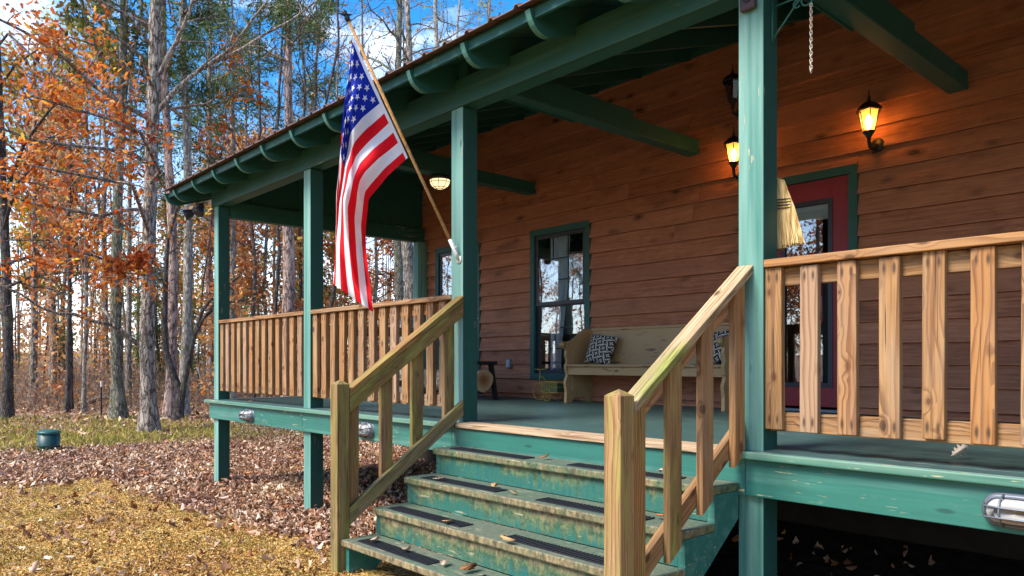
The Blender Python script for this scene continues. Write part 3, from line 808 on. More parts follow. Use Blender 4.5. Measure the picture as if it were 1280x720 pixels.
handrail(-4.355, -4.266, 1, 'mossy green stained handrail on the flag side of the steps', M['pine_moss'], M['cap_moss2'], M['cap_moss2'])
handrail(-2.055, -1.966, -1, 'handrail nearest the red door with bright moss patch on its sloping cap', M['newel2'], M['cap_moss'], M['pine'])

# ================================================================== LANTERNS
lb = NB('seeded lantern glass')
t1_ = lb.new('ShaderNodeBsdfTransparent', Color=(1.0,0.93,0.80)); t2_ = lb.new('ShaderNodeBsdfTranslucent', Color=(0.95,0.80,0.55)); mx_ = lb.new('ShaderNodeMixShader'); mx_.inputs[0].default_value = .35
lb.l.new(t1_.outputs[0], mx_.inputs[1]); lb.l.new(t2_.outputs[0], mx_.inputs[2]); lb.l.new(mx_.outputs[0], lb.out.inputs[0]); M['litglass'] = lb.m
def lantern(loc, lit, label):
    L = empty('wall_lantern', loc, label, 'lantern', 'black wall lanterns')
    # origin at wall; body hangs at y=-0.16
    yb = -0.17
    mb = MB(); mb.lathe([(0.001,-0.012),(0.055,-0.012),(0.058,0.0),(0.05,0.012),(0.001,0.014)], 20, Matrix.Translation((0,-0.012,-0.02)) @ Matrix.Rotation(PI/2,4,'X'))
    mb.build('back_plate', M['black'], L)
    mb = MB(); mb.tube([(0,-0.02,-0.02),(0,-0.06,-0.055),(0,-0.11,-0.07),(0,yb+0.01,-0.055),(0,yb,-0.02),(0,yb,0.02)], [.014,.013,.012,.013,.014,.016], 10)
    mb.tube([(0,-0.03,-0.03),(0,-0.05,-0.09),(0,-0.09,-0.10),(0,-0.10,-0.07)], [.007,.007,.006,.004], 8)
    mb.build('arm', M['black'], L)
    T = Matrix.Translation((0, yb, 0))
    mb = MB(); mb.lathe([(0.012,0.0),(0.025,0.02),(0.028,0.03),(0.05,0.055),(0.05,0.063),(0.001,0.064)], 6, T, smooth=False); mb.build('lower_cup', M['black'], L)
    mb = MB(); mb.lathe([(0.001,0.222),(0.10,0.222),(0.104,0.232),(0.085,0.255),(0.05,0.285),(0.022,0.30),(0.012,0.315),(0.016,0.33),(0.006,0.345),(0.004,0.39),(0.001,0.40)], 6, T, smooth=False); mb.build('lantern_roof', M['black'], L)
    r0, r1, za, zb = 0.047, 0.080, 0.064, 0.222
    mb = MB()
    for k in range(6):
        t = 2*PI*k/6
        mb.tube([(r0*math.cos(t), yb+r0*math.sin(t), za), (r1*math.cos(t), yb+r1*math.sin(t), zb)], .0045, 5)
    mb.build('glass_bars', M['black'], L)
    mb = MB(); rr = 0.985
    vs = [(rr*r0*math.cos(2*PI*k/6), yb+rr*r0*math.sin(2*PI*k/6), za) for k in range(6)] + [(rr*r1*math.cos(2*PI*k/6), yb+rr*r1*math.sin(2*PI*k/6), zb) for k in range(6)]
    mb.add(vs, [(k, (k+1) % 6, 6+(k+1) % 6, 6+k) for k in range(6)]); mb.build('pane', M['litglass'] if lit else M['lampglass'], L)
    mb = MB(); mb.lathe([(0.001,0.075),(0.012,0.078),(0.014,0.10),(0.022,0.125),(0.024,0.145),(0.016,0.175),(0.004,0.195),(0.001,0.197)], 14, T)
    mb.build('bulb', M['bulb'] if lit else M['darkgrey'], L)
M['bulb'] = m_emit('lit warm bulb', (1.0, 0.38, 0.065), 42)
lantern((-2.575, W-0.036, 3.235), True, 'lit black wall lantern on the open side of the red door')
lantern((-3.80, W-0.036, 3.225), True, 'lit black wall lantern partly hidden behind the green post')
lantern((-3.81, W-0.036, 3.81), False, 'unlit black lantern high on the wall, above a lit one behind the post')

# ceiling lamp under tie beam
c = empty('ceiling_lamp', (-6.69, 4.97, 3.481), 'lit round caged lamp under the porch beam behind the flagpole', 'lamp')
mb = MB(); mb.lathe([(0.001,0),(0.115,0),(0.125,-0.012),(0.128,-0.03),(0.118,-0.036),(0.001,-0.037)], 28); mb.build('lamp_base', M['darkgrey'], c)
mb = MB(); mb.lathe([(0.110,-0.038),(0.108,-0.06),(0.095,-0.09),(0.07,-0.115),(0.04,-0.128),(0.001,-0.131)], 28); mb.build('lamp_glass', m_emit('lit frosted lamp glass', (1.0,0.72,0.36), 0.75), c)
mb = MB()
for k in range(8):
    t = 2*PI*k/8
    mb.tube([(r*math.cos(t), r*math.sin(t), z) for r, z in ((0.118,-0.034),(0.114,-0.064),(0.10,-0.095),(0.075,-0.12),(0.042,-0.134))], .0035, 5)
for r, z in ((0.114,-0.064),(0.076,-0.12),(0.042,-0.135)):
    mb.tube([(r*math.cos(2*PI*k/24), r*math.sin(2*PI*k/24), z) for k in range(25)], .0035, 5)
mb.build('cage', M['black'], c)

# bulkhead lamps on the skirt
def bulkhead(x, label):
    L = empty('bulkhead_lamp', (x, 3.344, 0.868), label, 'lamp', 'caged bulkhead lamps along the porch skirt')
    def oval(hw, hh, y, n=40):
        pts = []
        for k in range(n):
            t = 2*PI*k/n; c_, s_ = math.cos(t), math.sin(t)
            pts.append(((hw-hh)*(1 if c_ > 0 else -1)*min(1, abs(c_)*3) + hh*c_, y, hh*s_))
        return pts
    def loft(rings, mi=0):
        mb = MB(); n = len(rings[0]); vs = [p for r_ in rings for p in r_]
        fs = [(i*n+k, i*n+(k+1) % n, (i+1)*n+(k+1) % n, (i+1)*n+k) for i in range(len(rings)-1) for k in range(n)]
        fs += [tuple(range(n)), tuple((len(rings)-1)*n+k for k in range(n))[::-1]]
        mb.add(vs, fs, 0, True); return mb
    loft([oval(.122,.067,0), oval(.122,.067,-.022), oval(.112,.058,-.034), oval(.104,.05,-.036)]).build('lamp_base', M['steel'], L)
    loft([oval(.100,.046,-.030), oval(.098,.045,-.055), oval(.088,.037,-.078), oval(.065,.02,-.088)]).build('lamp_glass', M['frost'], L)
    mb = MB()
    for zz in (-.024, .024): 
        mb.tube([(-.112,-.03,zz*.9),(-.108,-.06,zz*.9),(-.09,-.086,zz*.85),(-.04,-.097,zz*.8),(.04,-.097,zz*.8),(.09,-.086,zz*.85),(.108,-.06,zz*.9),(.112,-.03,zz*.9)], .0036, 6)
    for xx in (-.045, .045):
        mb.tube([(xx,-.03,-.06),(xx,-.06,-.054),(xx,-.088,-.036),(xx,-.098,0),(xx,-.088,.036),(xx,-.06,.054),(xx,-.03,.06)], .0036, 6)
    mb.build('cage', M['steel'], L)
bulkhead(-7.93, 'grey caged lamp on the skirt under the far corner railing')
bulkhead(-5.53, 'grey caged lamp on the skirt beside the mossy newel post')
bulkhead(-0.83, 'grey caged lamp on the skirt under the large railing by the door')

# twin spot lamps under the corner eave
S = empty('corner_floodlight', (-9.40, 3.34, 3.36), 'twin round outdoor spot lamps under the far eave corner', 'floodlight')
mb = MB(); mb.box((-.06,-.03,-.05),(.06,.03,.02),0,.006); mb.build('lamp_base', M['darkgrey'], S)
for (dx, dy) in ((-.17,-.06),(.16,-.05)):
    T = Matrix.Translation((dx, dy, -.08)) @ Euler((math.radians(115 if dx<0 else 150), 0, math.radians(-25 if dx<0 else 20))).to_matrix().to_4x4()
    mb = MB(); mb.lathe([(.001,-.06),(.03,-.058),(.04,-.03),(.06,.02),(.068,.06),(.064,.068),(.001,.06)], 18, T); 
    mb.tube([(dx*.3,-.01,-.03),(dx,dy,-.07)], .012, 8)
    mb.build('spot_head', M['darkgrey'], S)

# security camera on post
s = empty('security_camera', (-1.985, 3.384, 3.225), 'small brown rounded camera on the front of the tall post', 'camera')
mb = MB(); mb.box((-.042,-.032,-.05),(.042,-.001,.06),0,.012); mb.build('case', m_plain('brown plastic', (0.05,0.028,0.03), .5, .4), s)
mb = MB(); mb.lathe([(.001,0),(.019,0),(.021,.003),(.014,.004),(.001,.0035)], 18, Matrix.Translation((0.004,-.032,.005)) @ Matrix.Rotation(PI/2,4,'X')); mb.build('lens', M['black'], s)

# hanging bracket + chain
k = empty('plant_bracket', (PX['D']+0.137, 3.46, 3.0), 'green scrolled iron plant bracket on the side of the tall post', 'bracket')
mb = MB()
mb.tube([(0.006,0,.02),(0.006,0,.22)], .006, 6); mb.tube([(0.006,0,.19),(0.10,0,.195),(0.20,0,.185)], .0055, 6)
mb.tube([(0.006,0,.03),(0.07,0,.10),(0.13,0,.165),(0.16,0,.19)], .005, 6)
pts = [(0.185+0.028*math.cos(a), 0, 0.17+0.028*math.sin(a)) for a in np.linspace(PI*0.6, PI*2.3, 18)]; mb.tube(pts, .005, 6)
pts = [(0.135+0.018*math.cos(a), 0, 0.165+0.018*math.sin(a)) for a in np.linspace(PI*0.2, PI*1.8, 14)]; mb.tube(pts, .0045, 6)
mb.build('bracket_scroll', M['beam'], k)
mb = MB()
n = 20
for i in range(n):
    z = -i*0.0165; ring = []
    for a in np.linspace(0, 2*PI, 11):
        p = (0.0058*math.cos(a), 0, 0.0105*math.sin(a)+z) if i % 2 == 0 else (0, 0.0058*math.cos(a), 0.0105*math.sin(a)+z)
        ring.append(p)
    mb.tube(ring, .003, 5)
o = mb.build('chain', m_plain('galvanised chain', (0.55,0.45,0.36), .4, .5, .5), None, (PX['D']+0.137+0.205, 3.46, 3.135))
tag(o, 'short length of metal chain hanging from the green scroll bracket', 'chain')

# broom behind the tall post
b = empty('broom', (-1.965, 3.575, 2.0), 'straw broom hanging bristles down behind the tall post', 'broom')
mb = MB(); rs = random.Random(5)
for i in range(620):
    a = rs.uniform(-1, 1); c_ = rs.uniform(-1, 1)*math.sqrt(max(0, 1-a*a*.8))
    x0 = a*0.055; x1 = a*0.165 + rs.gauss(0, .004); zt = 0.375-0.02*a*a
    zb = 0.0 + rs.uniform(0, .02)+0.02*a
    y0 = c_*0.022; y1 = c_*0.03
    xm = x0+(x1-x0)*0.42+a*0.012
    r_ = .0032
    mb.tube([(x0, y0, zt), (xm, (y0+y1)/2, 0.21), (x1, y1, zb)], [r_, r_, r_*.7], 3, smooth=False, cap=False)
straw = NB('broom straw'); co = straw.obj(); n_ = straw.noise(straw.vscale(co, (75,75,3)), 1, 2)
straw.done(straw.mix(straw.ramp(n_, [(.35,0),(.62,1)]), (0.30,0.165,0.045), (0.74,0.52,0.23)), .7, .2)
mb.build('bristles', straw.m, b)
mb = MB()
for z, hw_ in ((0.255,.098),(0.24,.103),(0.225,.107),(0.21,.111)):
    mb.tube([(hw_*math.cos(t)*.98, 0.036*math.sin(t), z) for t in np.linspace(0, 2*PI, 31)], .0032, 5)
mb.build('binding', M['black'], b)
mb = MB(); mb.tube([(0,0,0.34),(0,0,1.25)], .0115, 10); mb.build('handle', M['pine_new'], b)

# ================================================================== FLAG
fl = empty('flag', (-4.322, 3.384, 2.182), 'American flag hanging from a wooden pole on the porch post', 'flag')
BASE = Vector((-4.322, 3.384, 2.182)); 
TIP = PY(435, 25, 2.60)
def ploc(q): return (BASE + (TIP-BASE)*q)
mb = MB(); mb.tube([ploc(0)-BASE, ploc(0.5)-BASE, ploc(1)-BASE], [.0115,.012,.011], 12); mb.build('flagpole', m_pine('varnished pole', pale=(0.50,0.26,0.075), dark=(0.36,0.16,0.04), grey=0.0), fl)
dirp = (TIP-BASE).normalized()
mb = MB(); c0 = TIP-BASE
mb.tube([c0-dirp*.01, c0+dirp*.015, c0+dirp*.03, c0+dirp*.055, c0+dirp*.075], [.014,.02,.012,.018,.003], 10)
sx = Vector((0,1,0.2)).normalized()
mb.tube([c0+dirp*.03-sx*.05+dirp*.012, c0+dirp*.035, c0+dirp*.03+sx*.05+dirp*.012], [.004,.014,.004], 8)
mb.build('finial', M['black'], fl)
mb = MB(); mb.lathe([(.001,0),(.03,0),(.03,.005),(.001,.006)], 16, Matrix.Rotation(PI/2,4,'X')); mb.tube([Vector((0,-.004,0)), dirp*.05, dirp*.16], [.016,.016,.015], 12); mb.tube([dirp*.09+Vector((0.012,0,0)), dirp*.09+Vector((.03,0,.01))],.004,6)
mb.build('pole_bracket', m_plain('white cast bracket', (0.62,0.62,0.58), .4, .5, .3), fl)
# cloth from guide curves (u, v, depth offset along x)
def guide(pts):
    P = np.array(pts, float); dd = np.concatenate([[0], np.cumsum(np.hypot(np.diff(P[:,0]), np.diff(P[:,1])))]); dd /= dd[-1]
    return dd, P
G = [guide([(441,47,0),(436,90,0),(430,140,.02),(427,168,.0),(425,235,-.10),(424,300,-.10),(421,345,-.05)]),
     guide([(458,84,0),(440,108,.02),(431,150,.0),(426,185,-.03),(421,240,-.06),(420,300,-.05),(419,349,-.02)]),
     guide([(475,121,0),(452,143,.04),(436,160,.0),(430,200,.05),(424,240,.0),(420,300,.0),(418,356,.0)]),
     guide([(493,160,0),(466,184,.0),(448,200,-.04),(441,228,.06),(435,262,.10),(435,305,.02),(438,345,.05),(442,373,.03)]),
     guide([(510,197,0),(484,222,.04),(460,246,.0),(459,263,.05),(456,282,-.06),(458,312,.02),(462,347,.0),(467,391,.03)])]
NS, NW = 65, 120
SG = np.linspace(0, 1, len(G))
def cloth_uvd(s, w):
    vals = []
    for dd, P in G: vals.append([np.interp(w, dd, P[:,c]) for c in range(3)])
    vals = np.array(vals)
    # smooth (Catmull-Rom) across s
    x = s*(len(G)-1); i = int(min(len(G)-2, math.floor(x))); t = x-i
    p0 = vals[max(i-1,0)]; p1 = vals[i]; p2 = vals[i+1]; p3 = vals[min(i+2,len(G)-1)]
    return 0.5*((2*p1)+(-p0+p2)*t+(2*p0-5*p1+4*p2-p3)*t*t+(-p0+3*p1-3*p2+p3)*t**3)
def cloth_pt(s, w):
    u, v, dx = cloth_uvd(s, max(w, 0))
    # plane of the pole: x/y relation
    hp = (v-47)/150.0
    yplane = 2.66 + 0.42*min(1.0, max(0, (u-441)/70.0)*1.0)*1.0
    base = PY(u, v, yplane)
    e = min(1, w*3)
    fx = 0.055*e*math.sin(s*15 + w*5.0 + 0.8) + 0.030*e*math.sin(s*27 - w*9) + 0.012*math.sin(w*31+s*4)*e
    return base + Vector((0.83, -0.56, 0))*(dx*1.1 + fx)
grid = np.zeros((NS+1, NW+1, 3))
for i in range(NS+1):
    for j in range(NW+1): grid[i,j] = cloth_pt(i/NS, j/NW)
# smooth a little
for _ in range(4):
    g = grid.copy()
    g[1:-1,1:-1] = 0.5*grid[1:-1,1:-1] + 0.125*(grid[:-2,1:-1]+grid[2:,1:-1]+grid[1:-1,:-2]+grid[1:-1,2:])
    g[0,1:-1] = 0.5*grid[0,1:-1]+0.25*(grid[0,:-2]+grid[0,2:]); g[-1,1:-1] = 0.5*grid[-1,1:-1]+0.25*(grid[-1,:-2]+grid[-1,2:])
    grid = g
grid -= np.array(BASE)
mb = MB(); vs = [tuple(grid[i,j]) for i in range(NS+1) for j in range(NW+1)]
b0 = mb.add(vs, [])
for i in range(NS):
    for j in range(NW):
        stripe = i*13//NS
        mi = 0 if stripe % 2 == 0 else 1
        if j < 0.4*NW and stripe < 7: mi = 2
        if j < 2: mi = 1
        mb.f.append((i*(NW+1)+j, (i+1)*(NW+1)+j, (i+1)*(NW+1)+j+1, i*(NW+1)+j+1)); mb.mi.append(mi); mb.sm.append(True)
def gp(s, w):
    x = min(max(s*NS, 0), NS-1e-6); y = min(max(w*NW, 0), NW-1e-6); i, j = int(x), int(y); a, c_ = x-i, y-j
    p = (grid[i,j]*(1-a)*(1-c_)+grid[i+1,j]*a*(1-c_)+grid[i,j+1]*(1-a)*c_+grid[i+1,j+1]*a*c_)
    n = np.cross(grid[i+1,j]-grid[i,j], grid[i,j+1]-grid[i,j]); n /= np.linalg.norm(n)+1e-9
    return p, n
for row in range(9):
    cnt = 6 if row % 2 == 0 else 5
    for c_ in range(cnt):
        s0 = (7/13)*(row+1)/10; w0 = 0.4*((2*c_+1) if row % 2 == 0 else (2*c_+2))/12 + 0.010
        for side in (1, -1):
            ring = []
            for q in range(10):
                rr = 0.0305 if q % 2 == 0 else 0.0122
                a = PI/2 + q*PI/5
                p, n = gp(s0 - rr*math.sin(a)*1.0, w0 + rr*math.cos(a)/1.75)
                ring.append(p + n*0.0022*side)
            p, n = gp(s0, w0); ring.append(p+n*0.0022*side)
            mb.add(ring, [(q, (q+1) % 10, 10) for q in range(10)], 1, True)
def m_cloth(name, c):
    b = NB(name); n = b.noise(b.obj(), 900, 2)
    cc = b.mix(n, tuple(x*.88 for x in c), c)
    p = b.new('ShaderNodeBsdfPrincipled', Roughness=0.75); b.set(p.inputs['Base Color'], cc); b.set(p.inputs['Specular IOR Level'], 0.2)
    t = b.new('ShaderNodeBsdfTranslucent'); b.set(t.inputs['Color'], cc)
    mx = b.new('ShaderNodeMixShader'); mx.inputs[0].default_value = 0.4
    b.l.new(p.outputs[0], mx.inputs[1]); b.l.new(t.outputs[0], mx.inputs[2]); b.l.new(mx.outputs[0], b.out.inputs[0]); return b.m
mb.build('flag_cloth', [m_cloth('red nylon', (0.80,0.008,0.018)), m_cloth('white nylon', (0.90,0.89,0.91)), m_cloth('blue nylon', (0.007,0.026,0.34))], fl)

# ================================================================== PORCH FURNITURE
tan = NB('chipped tan paint'); co = tan.jit(tan.obj())
n1 = tan.noise(co, 3, 4); cA = tan.mix(n1, (0.30,0.18,0.078), (0.45,0.29,0.135))
ch = tan.noise(tan.vscale(co, (5,40,40)), 1.0, 3.0); ch2 = tan.noise(co, 2.1, 3)
cA = tan.mix(tan.ma('MULTIPLY', tan.ramp(ch, [(0.60,0),(0.64,1)]), tan.ramp(ch2, [(0.45,0),(0.6,1)])), cA, (0.06,0.035,0.022))
tan.done(cA, .5, .35); TAN = tan.m
bx0, bx1 = -5.72, -3.73; by0 = 5.93
pw_ = empty('pew_bench', ((bx0+bx1)/2, by0+0.22, 1.0), 'old tan painted wooden pew with scrolled arms against the wall', 'bench')
bc = ((bx0+bx1)/2, by0+0.22)
def bl(p): return (p[0]-bc[0], p[1]-bc[1], p[2]-1.0)
plank('seat', bx1-bx0-0.07, 0.40, 0.026, TAN, (0, -0.03, 0.405), (0,0,0), pw_, .008)
plank('apron', bx1-bx0-0.075, 0.022, 0.085, TAN, (0, -0.19, 0.347), (0,0,0), pw_, .003)
plank('backrest', bx1-bx0-0.075, 0.022, 0.40, TAN, (0, 0.165, 0.60), (math.radians(-8),0,0), pw_, .004)
plank('backrest_cap', bx1-bx0-0.075, 0.05, 0.03, TAN, (0, 0.192, 0.805), (0,0,0), pw_, .008)
side = [(-.22,0),(-.215,.12),(-.235,.22),(-.20,.30),(-.225,.38),(-.225,.41),(-.20,.45),(-.225,.52),(-.215,.57),(-.235,.585),(-.275,.60),(-.285,.635),(-.26,.665),(-.20,.665),(-.12,.68),(-.03,.74),(.05,.79),(.12,.81),(.215,.815),(.225,.78),(.20,.5),(.215,.35),(.225,0),(.10,0),(.06,.05),(-.10,.05),(-.14,0)]
for sx_ in (-1, 1):
    mb = MB(); xx = sx_*((bx1-bx0)/2-0.0175); mb.prism(side, 'x', xx-0.0175, xx+0.0175)
    xo = xx + 0.018; xi = xx-0.018
    mb.tube([(xx-0.022,-.262,.63),(xx+0.022,-.262,.63)], .032, 14)
    mb.box((xo, -.13, .12), (xo+.008, .13, .33)); mb.box((xo, -.12, .44), (xo+.008, .14, .62))
    mb.build('side_panel', TAN, pw_)
# pillows
pf = NB('black and cream scroll fabric'); co = pf.obj(); s3 = pf.sep(co)
fx = pf.ma('SUBTRACT', pf.ma('FRACT', pf.ma('MULTIPLY', pf.ma('ADD', s3[0], s3[2]), 7.4)), .5)
fz = pf.ma('SUBTRACT', pf.ma('FRACT', pf.ma('MULTIPLY', pf.ma('SUBTRACT', s3[0], s3[2]), 7.4)), .5)
rr = pf.ma('SQRT', pf.ma('ADD', pf.ma('MULTIPLY', fx, fx), pf.ma('MULTIPLY', fz, fz)))
ang = pf.ma('ARCTAN2', fz, fx)
pet = pf.ma('ADD', rr, pf.ma('MULTIPLY', pf.ma('SINE', pf.ma('MULTIPLY', ang, 4)), .07))
stp = pf.ma('SINE', pf.ma('MULTIPLY', pet, 17))
pf.done(pf.mix(pf.ramp(stp, [(0.35,0),(0.5,1)]), (0.035,0.035,0.036), (0.50,0.47,0.39)), .9, .1)
def pillow(loc, rot, label):
    V = []; Fq = []; n = 18
    for sgn in (1, -1):
        for i in range(n+1):
            for j in range(n+1):
                a, c_ = i/n*2-1, j/n*2-1
                e = (1-abs(a)**2.6)*(1-abs(c_)**2.6)
                pin = 1-0.07*(1-abs(a)**2)*(abs(c_)**4); pin2 = 1-0.07*(1-abs(c_)**2)*(abs(a)**4)
                V.append((a*.172*pin2, sgn*0.068*max(0,e)**.55, c_*.172*pin))
    m_ = (n+1)**2
    for q in range(2):
        for i in range(n):
            for j in range(n):
                a = q*m_+i*(n+1)+j; f_ = (a, a+1, a+n+2, a+n+1); Fq.append(f_ if q else f_[::-1])
    mb = MB(); mb.add(V, Fq, 0, True); o = mb.build('pillow', pf.m, None, loc, rot)
    bm = bmesh.new(); bm.from_mesh(o.data); bmesh.ops.remove_doubles(bm, verts=bm.verts[:], dist=.0005); bm.to_mesh(o.data); bm.free()
    return tag(o, label, 'pillow', 'black and cream pillows on the pew')
pillow((-5.40, 6.17, 1.578), (math.radians(-20), math.radians(7), math.radians(6)), 'black and cream patterned pillow standing at the window end of the pew')
pillow((-3.98, 6.18, 1.575), (math.radians(-20), math.radians(-5), math.radians(-6)), 'patterned pillow at the door end of the pew, mostly behind a baluster')

# log bench by the wall
blackwood = m_plain('black stained wood', (0.016,0.014,0.014), .6, .3, 0, .4, 20, .2)
lg = empty('log_rack', (-7.32, 5.62, 1.0), 'low black wooden stand with a log in it beside the post', 'log stand')
plank('top_board', 1.30, .34, .035, blackwood, (0, 0, .435), (0,0,0), lg)
for sx_ in (-.58, .58):
    for sy_ in (-.13, .13):
        mb = MB(); mb.add([(sx_-.03,sy_-.02,.42),(sx_+.03,sy_-.02,.42),(sx_+.03,sy_+.02,.42),(sx_-.03,sy_+.02,.42),
                           (sx_*1.08-.025,sy_*1.25-.02,0),(sx_*1.08+.025,sy_*1.25-.02,0),(sx_*1.08+.025,sy_*1.25+.02,0),(sx_*1.08-.025,sy_*1.25+.02,0)],
                          [(0,1,2,3),(7,6,5,4),(0,4,5,1),(1,5,6,2),(2,6,7,3),(3,7,4,0)])
        mb.build('leg', blackwood, lg)
plank('rail', 1.15, .06, .03, blackwood, (0, 0, .085), (0,0,0), lg)
barkL = m_bark('pale log bark', (0.14,0.10,0.075), (0.52,0.43,0.34), 0, 1.5)
endg = NB('log end grain'); co = endg.obj(); s3 = endg.sep(co)
rr = endg.ma('SQRT', endg.ma('ADD', endg.ma('POWER', s3[1], 2), endg.ma('POWER', s3[2], 2)))
rr = endg.ma('ADD', rr, endg.ma('MULTIPLY', endg.noise(co, 9, 3), .04))
endg.done(endg.mix(endg.ramp(rr, [(0.04,0),(0.075,.3),(0.14,1)]), (0.26,0.09,0.035), (0.55,0.34,0.17)), .8, .2)
mb = MB(); n = 22; rs = random.Random(9)
rad = [1+0.06*math.sin(3*t+1)+0.05*math.sin(2*t) for t in np.linspace(0, 2*PI, n, endpoint=False)]
xs_ = np.linspace(-.62, .52, 9)
vs = [(x, .128*rad[k]*math.cos(2*PI*k/n)+.01*math.sin(x*5), .128*rad[k]*math.sin(2*PI*k/n)+.008*math.sin(x*7+1)) for x in xs_ for k in range(n)]
fs = [(i*n+k, i*n+(k+1) % n, (i+1)*n+(k+1) % n, (i+1)*n+k) for i in range(8) for k in range(n)]
mb.add(vs, fs, 0, True); mb.add(vs[:n], [tuple(range(n))[::-1]], 1); mb.add(vs[-n:], [tuple(range(n))], 1)
o = mb.build('log', [barkL, endg.m], None, (-7.17, 5.57, 1.236))
tag(o, 'thick pale log with brown cut end lying in the black stand', 'log')

# wire tricycle planter
yw = m_plain('yellow wire', (0.42,0.30,0.05), .5, .4, .2, .3)
tr = empty('tricycle_planter', (-6.12, 6.10, 1.0), 'small yellow wire tricycle planter under the window', 'planter')
mb = MB()
def ringm(cx_, cy_, cz_, r_, th=.004): 
    mb.tube([(cx_+r_*math.cos(t), cy_, cz_+r_*math.sin(t)) for t in np.linspace(0, 2*PI, 25)], th, 5)
    for a in np.linspace(0, PI, 5)[:-1]: mb.tube([(cx_-r_*math.cos(a), cy_, cz_-r_*math.sin(a)), (cx_+r_*math.cos(a), cy_, cz_+r_*math.sin(a))], .002, 4)
ringm(-.17, 0, .105, .10); 
mb.build('front_wheel', yw, tr); 
for cy_ in (-.08, .08):
    mb = MB(); ringm(.04, cy_, .07, .065); mb.build('rear_wheel', yw, tr)
mb = MB()
mb.tube([(-.17,0,.10),(-.16,0,.22),(-.15,0,.34),(-.19,0,.37)], .005, 6); mb.tube([(-.24,-.0,.36),(-.15,0,.355),(-.06,0,.36)], .004, 6)
mb.tube([(-.155,0,.28),(-.10,0,.27),(-.04,0,.20),(.04,0,.12)], .005, 6)
mb.tube([(.04,-.09,.07),(.04,.09,.07)], .004, 6)
mb.build('wire_frame', yw, tr)
mb = MB()
for z in (.10,.16,.22): 
    mb.tube([(-.05,-.08,z),(.20,-.08,z),(.20,.08,z),(-.05,.08,z),(-.05,-.08,z)], .004, 5)
for k_ in range(7):
    x = -.04+.038*k_
    for yy in (-.08, .08):
        mb.tube([(x+.012*math.cos(t), yy, .19+.02*math.sin(t)) for t in np.linspace(0, 2*PI, 11)], .0028, 4)
        mb.tube([(x, yy, .10), (x+.012, yy, .13), (x-.008, yy, .155), (x, yy, .17)], .0028, 4)
mb.build('basket', yw, tr)
mb = MB(); mb.box((-.045,-.074,.105),(.195,.074,.20),0,.006); mb.build('liner', m_plain('green liner', (0.05,0.10,0.06), .8), tr)

# outlet cover
o_ = empty('outlet', (-7.09, W-0.034, 1.36), 'grey weatherproof outlet box on the siding between windows', 'outlet')
mb = MB(); mb.box((-.04,-.018,0),(.04,0,.125),0,.004); mb.build('plate', M['steel'], o_)
mb = MB(); mb.box((-.03,-.045,.012),(.03,-.019,.11),0,.008); mb.build('cover', m_plain('grey plastic cover', (0.30,0.32,0.36), .4, .5), o_)

# ================================================================== LEAVES lying on steps and deck
M['leaf'] = m_leaf('autumn leaf', 0.5)
M['litter'] = m_leaf('dead leaf', 0.12, 0.75)
def curled_leaf(loc, size, rgb, rz, label, curl):
    h = len(OAK); V = []; 
    pts = [(p[0], p[1]) for p in OAK] + [(p[0], -p[1]) for p in OAK[1:-1]]
    # inner spine for bending
    for (a, c_) in pts:
        z = abs(c_)*0.55 + curl*(a-.5)**2
        V.append(((a-.5)*size, c_*size*1.1, (z+0.02)*size))
    f1 = list(range(h)); f2 = [0]+list(range(h, h+h-2))+[h-1]
    C4 = np.tile(np.array(rgb), (len(V), 1))
    me = fast_mesh('fallen_leaf', np.array(V), np.array(f1+f2[::-1]), np.array([len(f1), len(f2)]), C4)
    o = link('fallen_leaf', me, M['litter'], None, loc, (random.uniform(-.25,.25), random.uniform(-.2,.2), rz))
    sol = o.modifiers.new('t', 'SOLIDIFY'); sol.thickness = 0.0012
    return tag(o, label, 'leaf', 'fallen leaves on the steps and deck')
PALE = (0.52,0.38,0.27); RUST = (0.34,0.14,0.05); TANL = (0.50,0.30,0.13); BRN = (0.20,0.10,0.05)
ST = [((592,561),0,.05,BRN,'tiny dark leaf at the back of the top step'), ((667,566),0,.085,BRN,'curled dark leaf on the top step, in front of the new edge board'),
      ((681,573),0,.085,RUST,'rusty leaf on the top step between the mats'), ((828,593),0,.10,PALE,'pale crumpled leaf on the top step behind the door side handrail'),
      ((549,600),1,.10,PALE,'pale leaf lying on the flag side mat of the second step'), ((618,608),1,.085,TANL,'tan leaf beside the mat in the middle of the second step'),
      ((642,617),1,.06,TANL,'small tan leaf in the middle of the second step, nearest the door side mat'), ((826,648),1,.07,RUST,'reddish leaf on the second step behind the door side handrail'),
      ((559,654),2,.09,TANL,'tan upturned leaf on the flag side mat of the third step'), ((635,678),2,.105,TANL,'golden leaf at the end of the door side mat on the third step'),
      ((470,677),3,.09,PALE,'pale leaf beside the mossy newel on the lowest step'), ((508,689),3,.10,PALE,'pale rolled leaf over the mat of the lowest step'),
      ((556,706),3,.09,PALE,'pale leaf near the middle of the lowest step'), ((584,714),3,.13,RUST,'large reddish leaf at the front of the lowest step')]
for (uv, i, sz, c_, lab) in ST:
    p = PZ(uv[0], uv[1]+2, TZ[i]); curled_leaf((p.x, p.y, TZ[i]+0.012), sz*0.95, c_, random.uniform(0, 6.3), lab, random.uniform(.3,1.0))
p = PZ(1198, 574, 1.0); o = curled_leaf((p.x, p.y, 1.035), .085, (0.62,0.52,0.42), 1.2, 'pale oak leaf standing on the deck edge under the large railing', .5); o.rotation_euler = (math.radians(70), math.radians(-35), math.radians(40))
p = PZ(319, 503, 1.0); curled_leaf((-8.0, 3.39, 1.01), .07, BRN, .5, 'small brown leaf on the deck edge above the far caged lamp', .6)
curled_leaf((-7.1, 3.60, 1.01), .12, BRN, 2.5, 'dark leaf on the deck behind the far corner railing', .6)
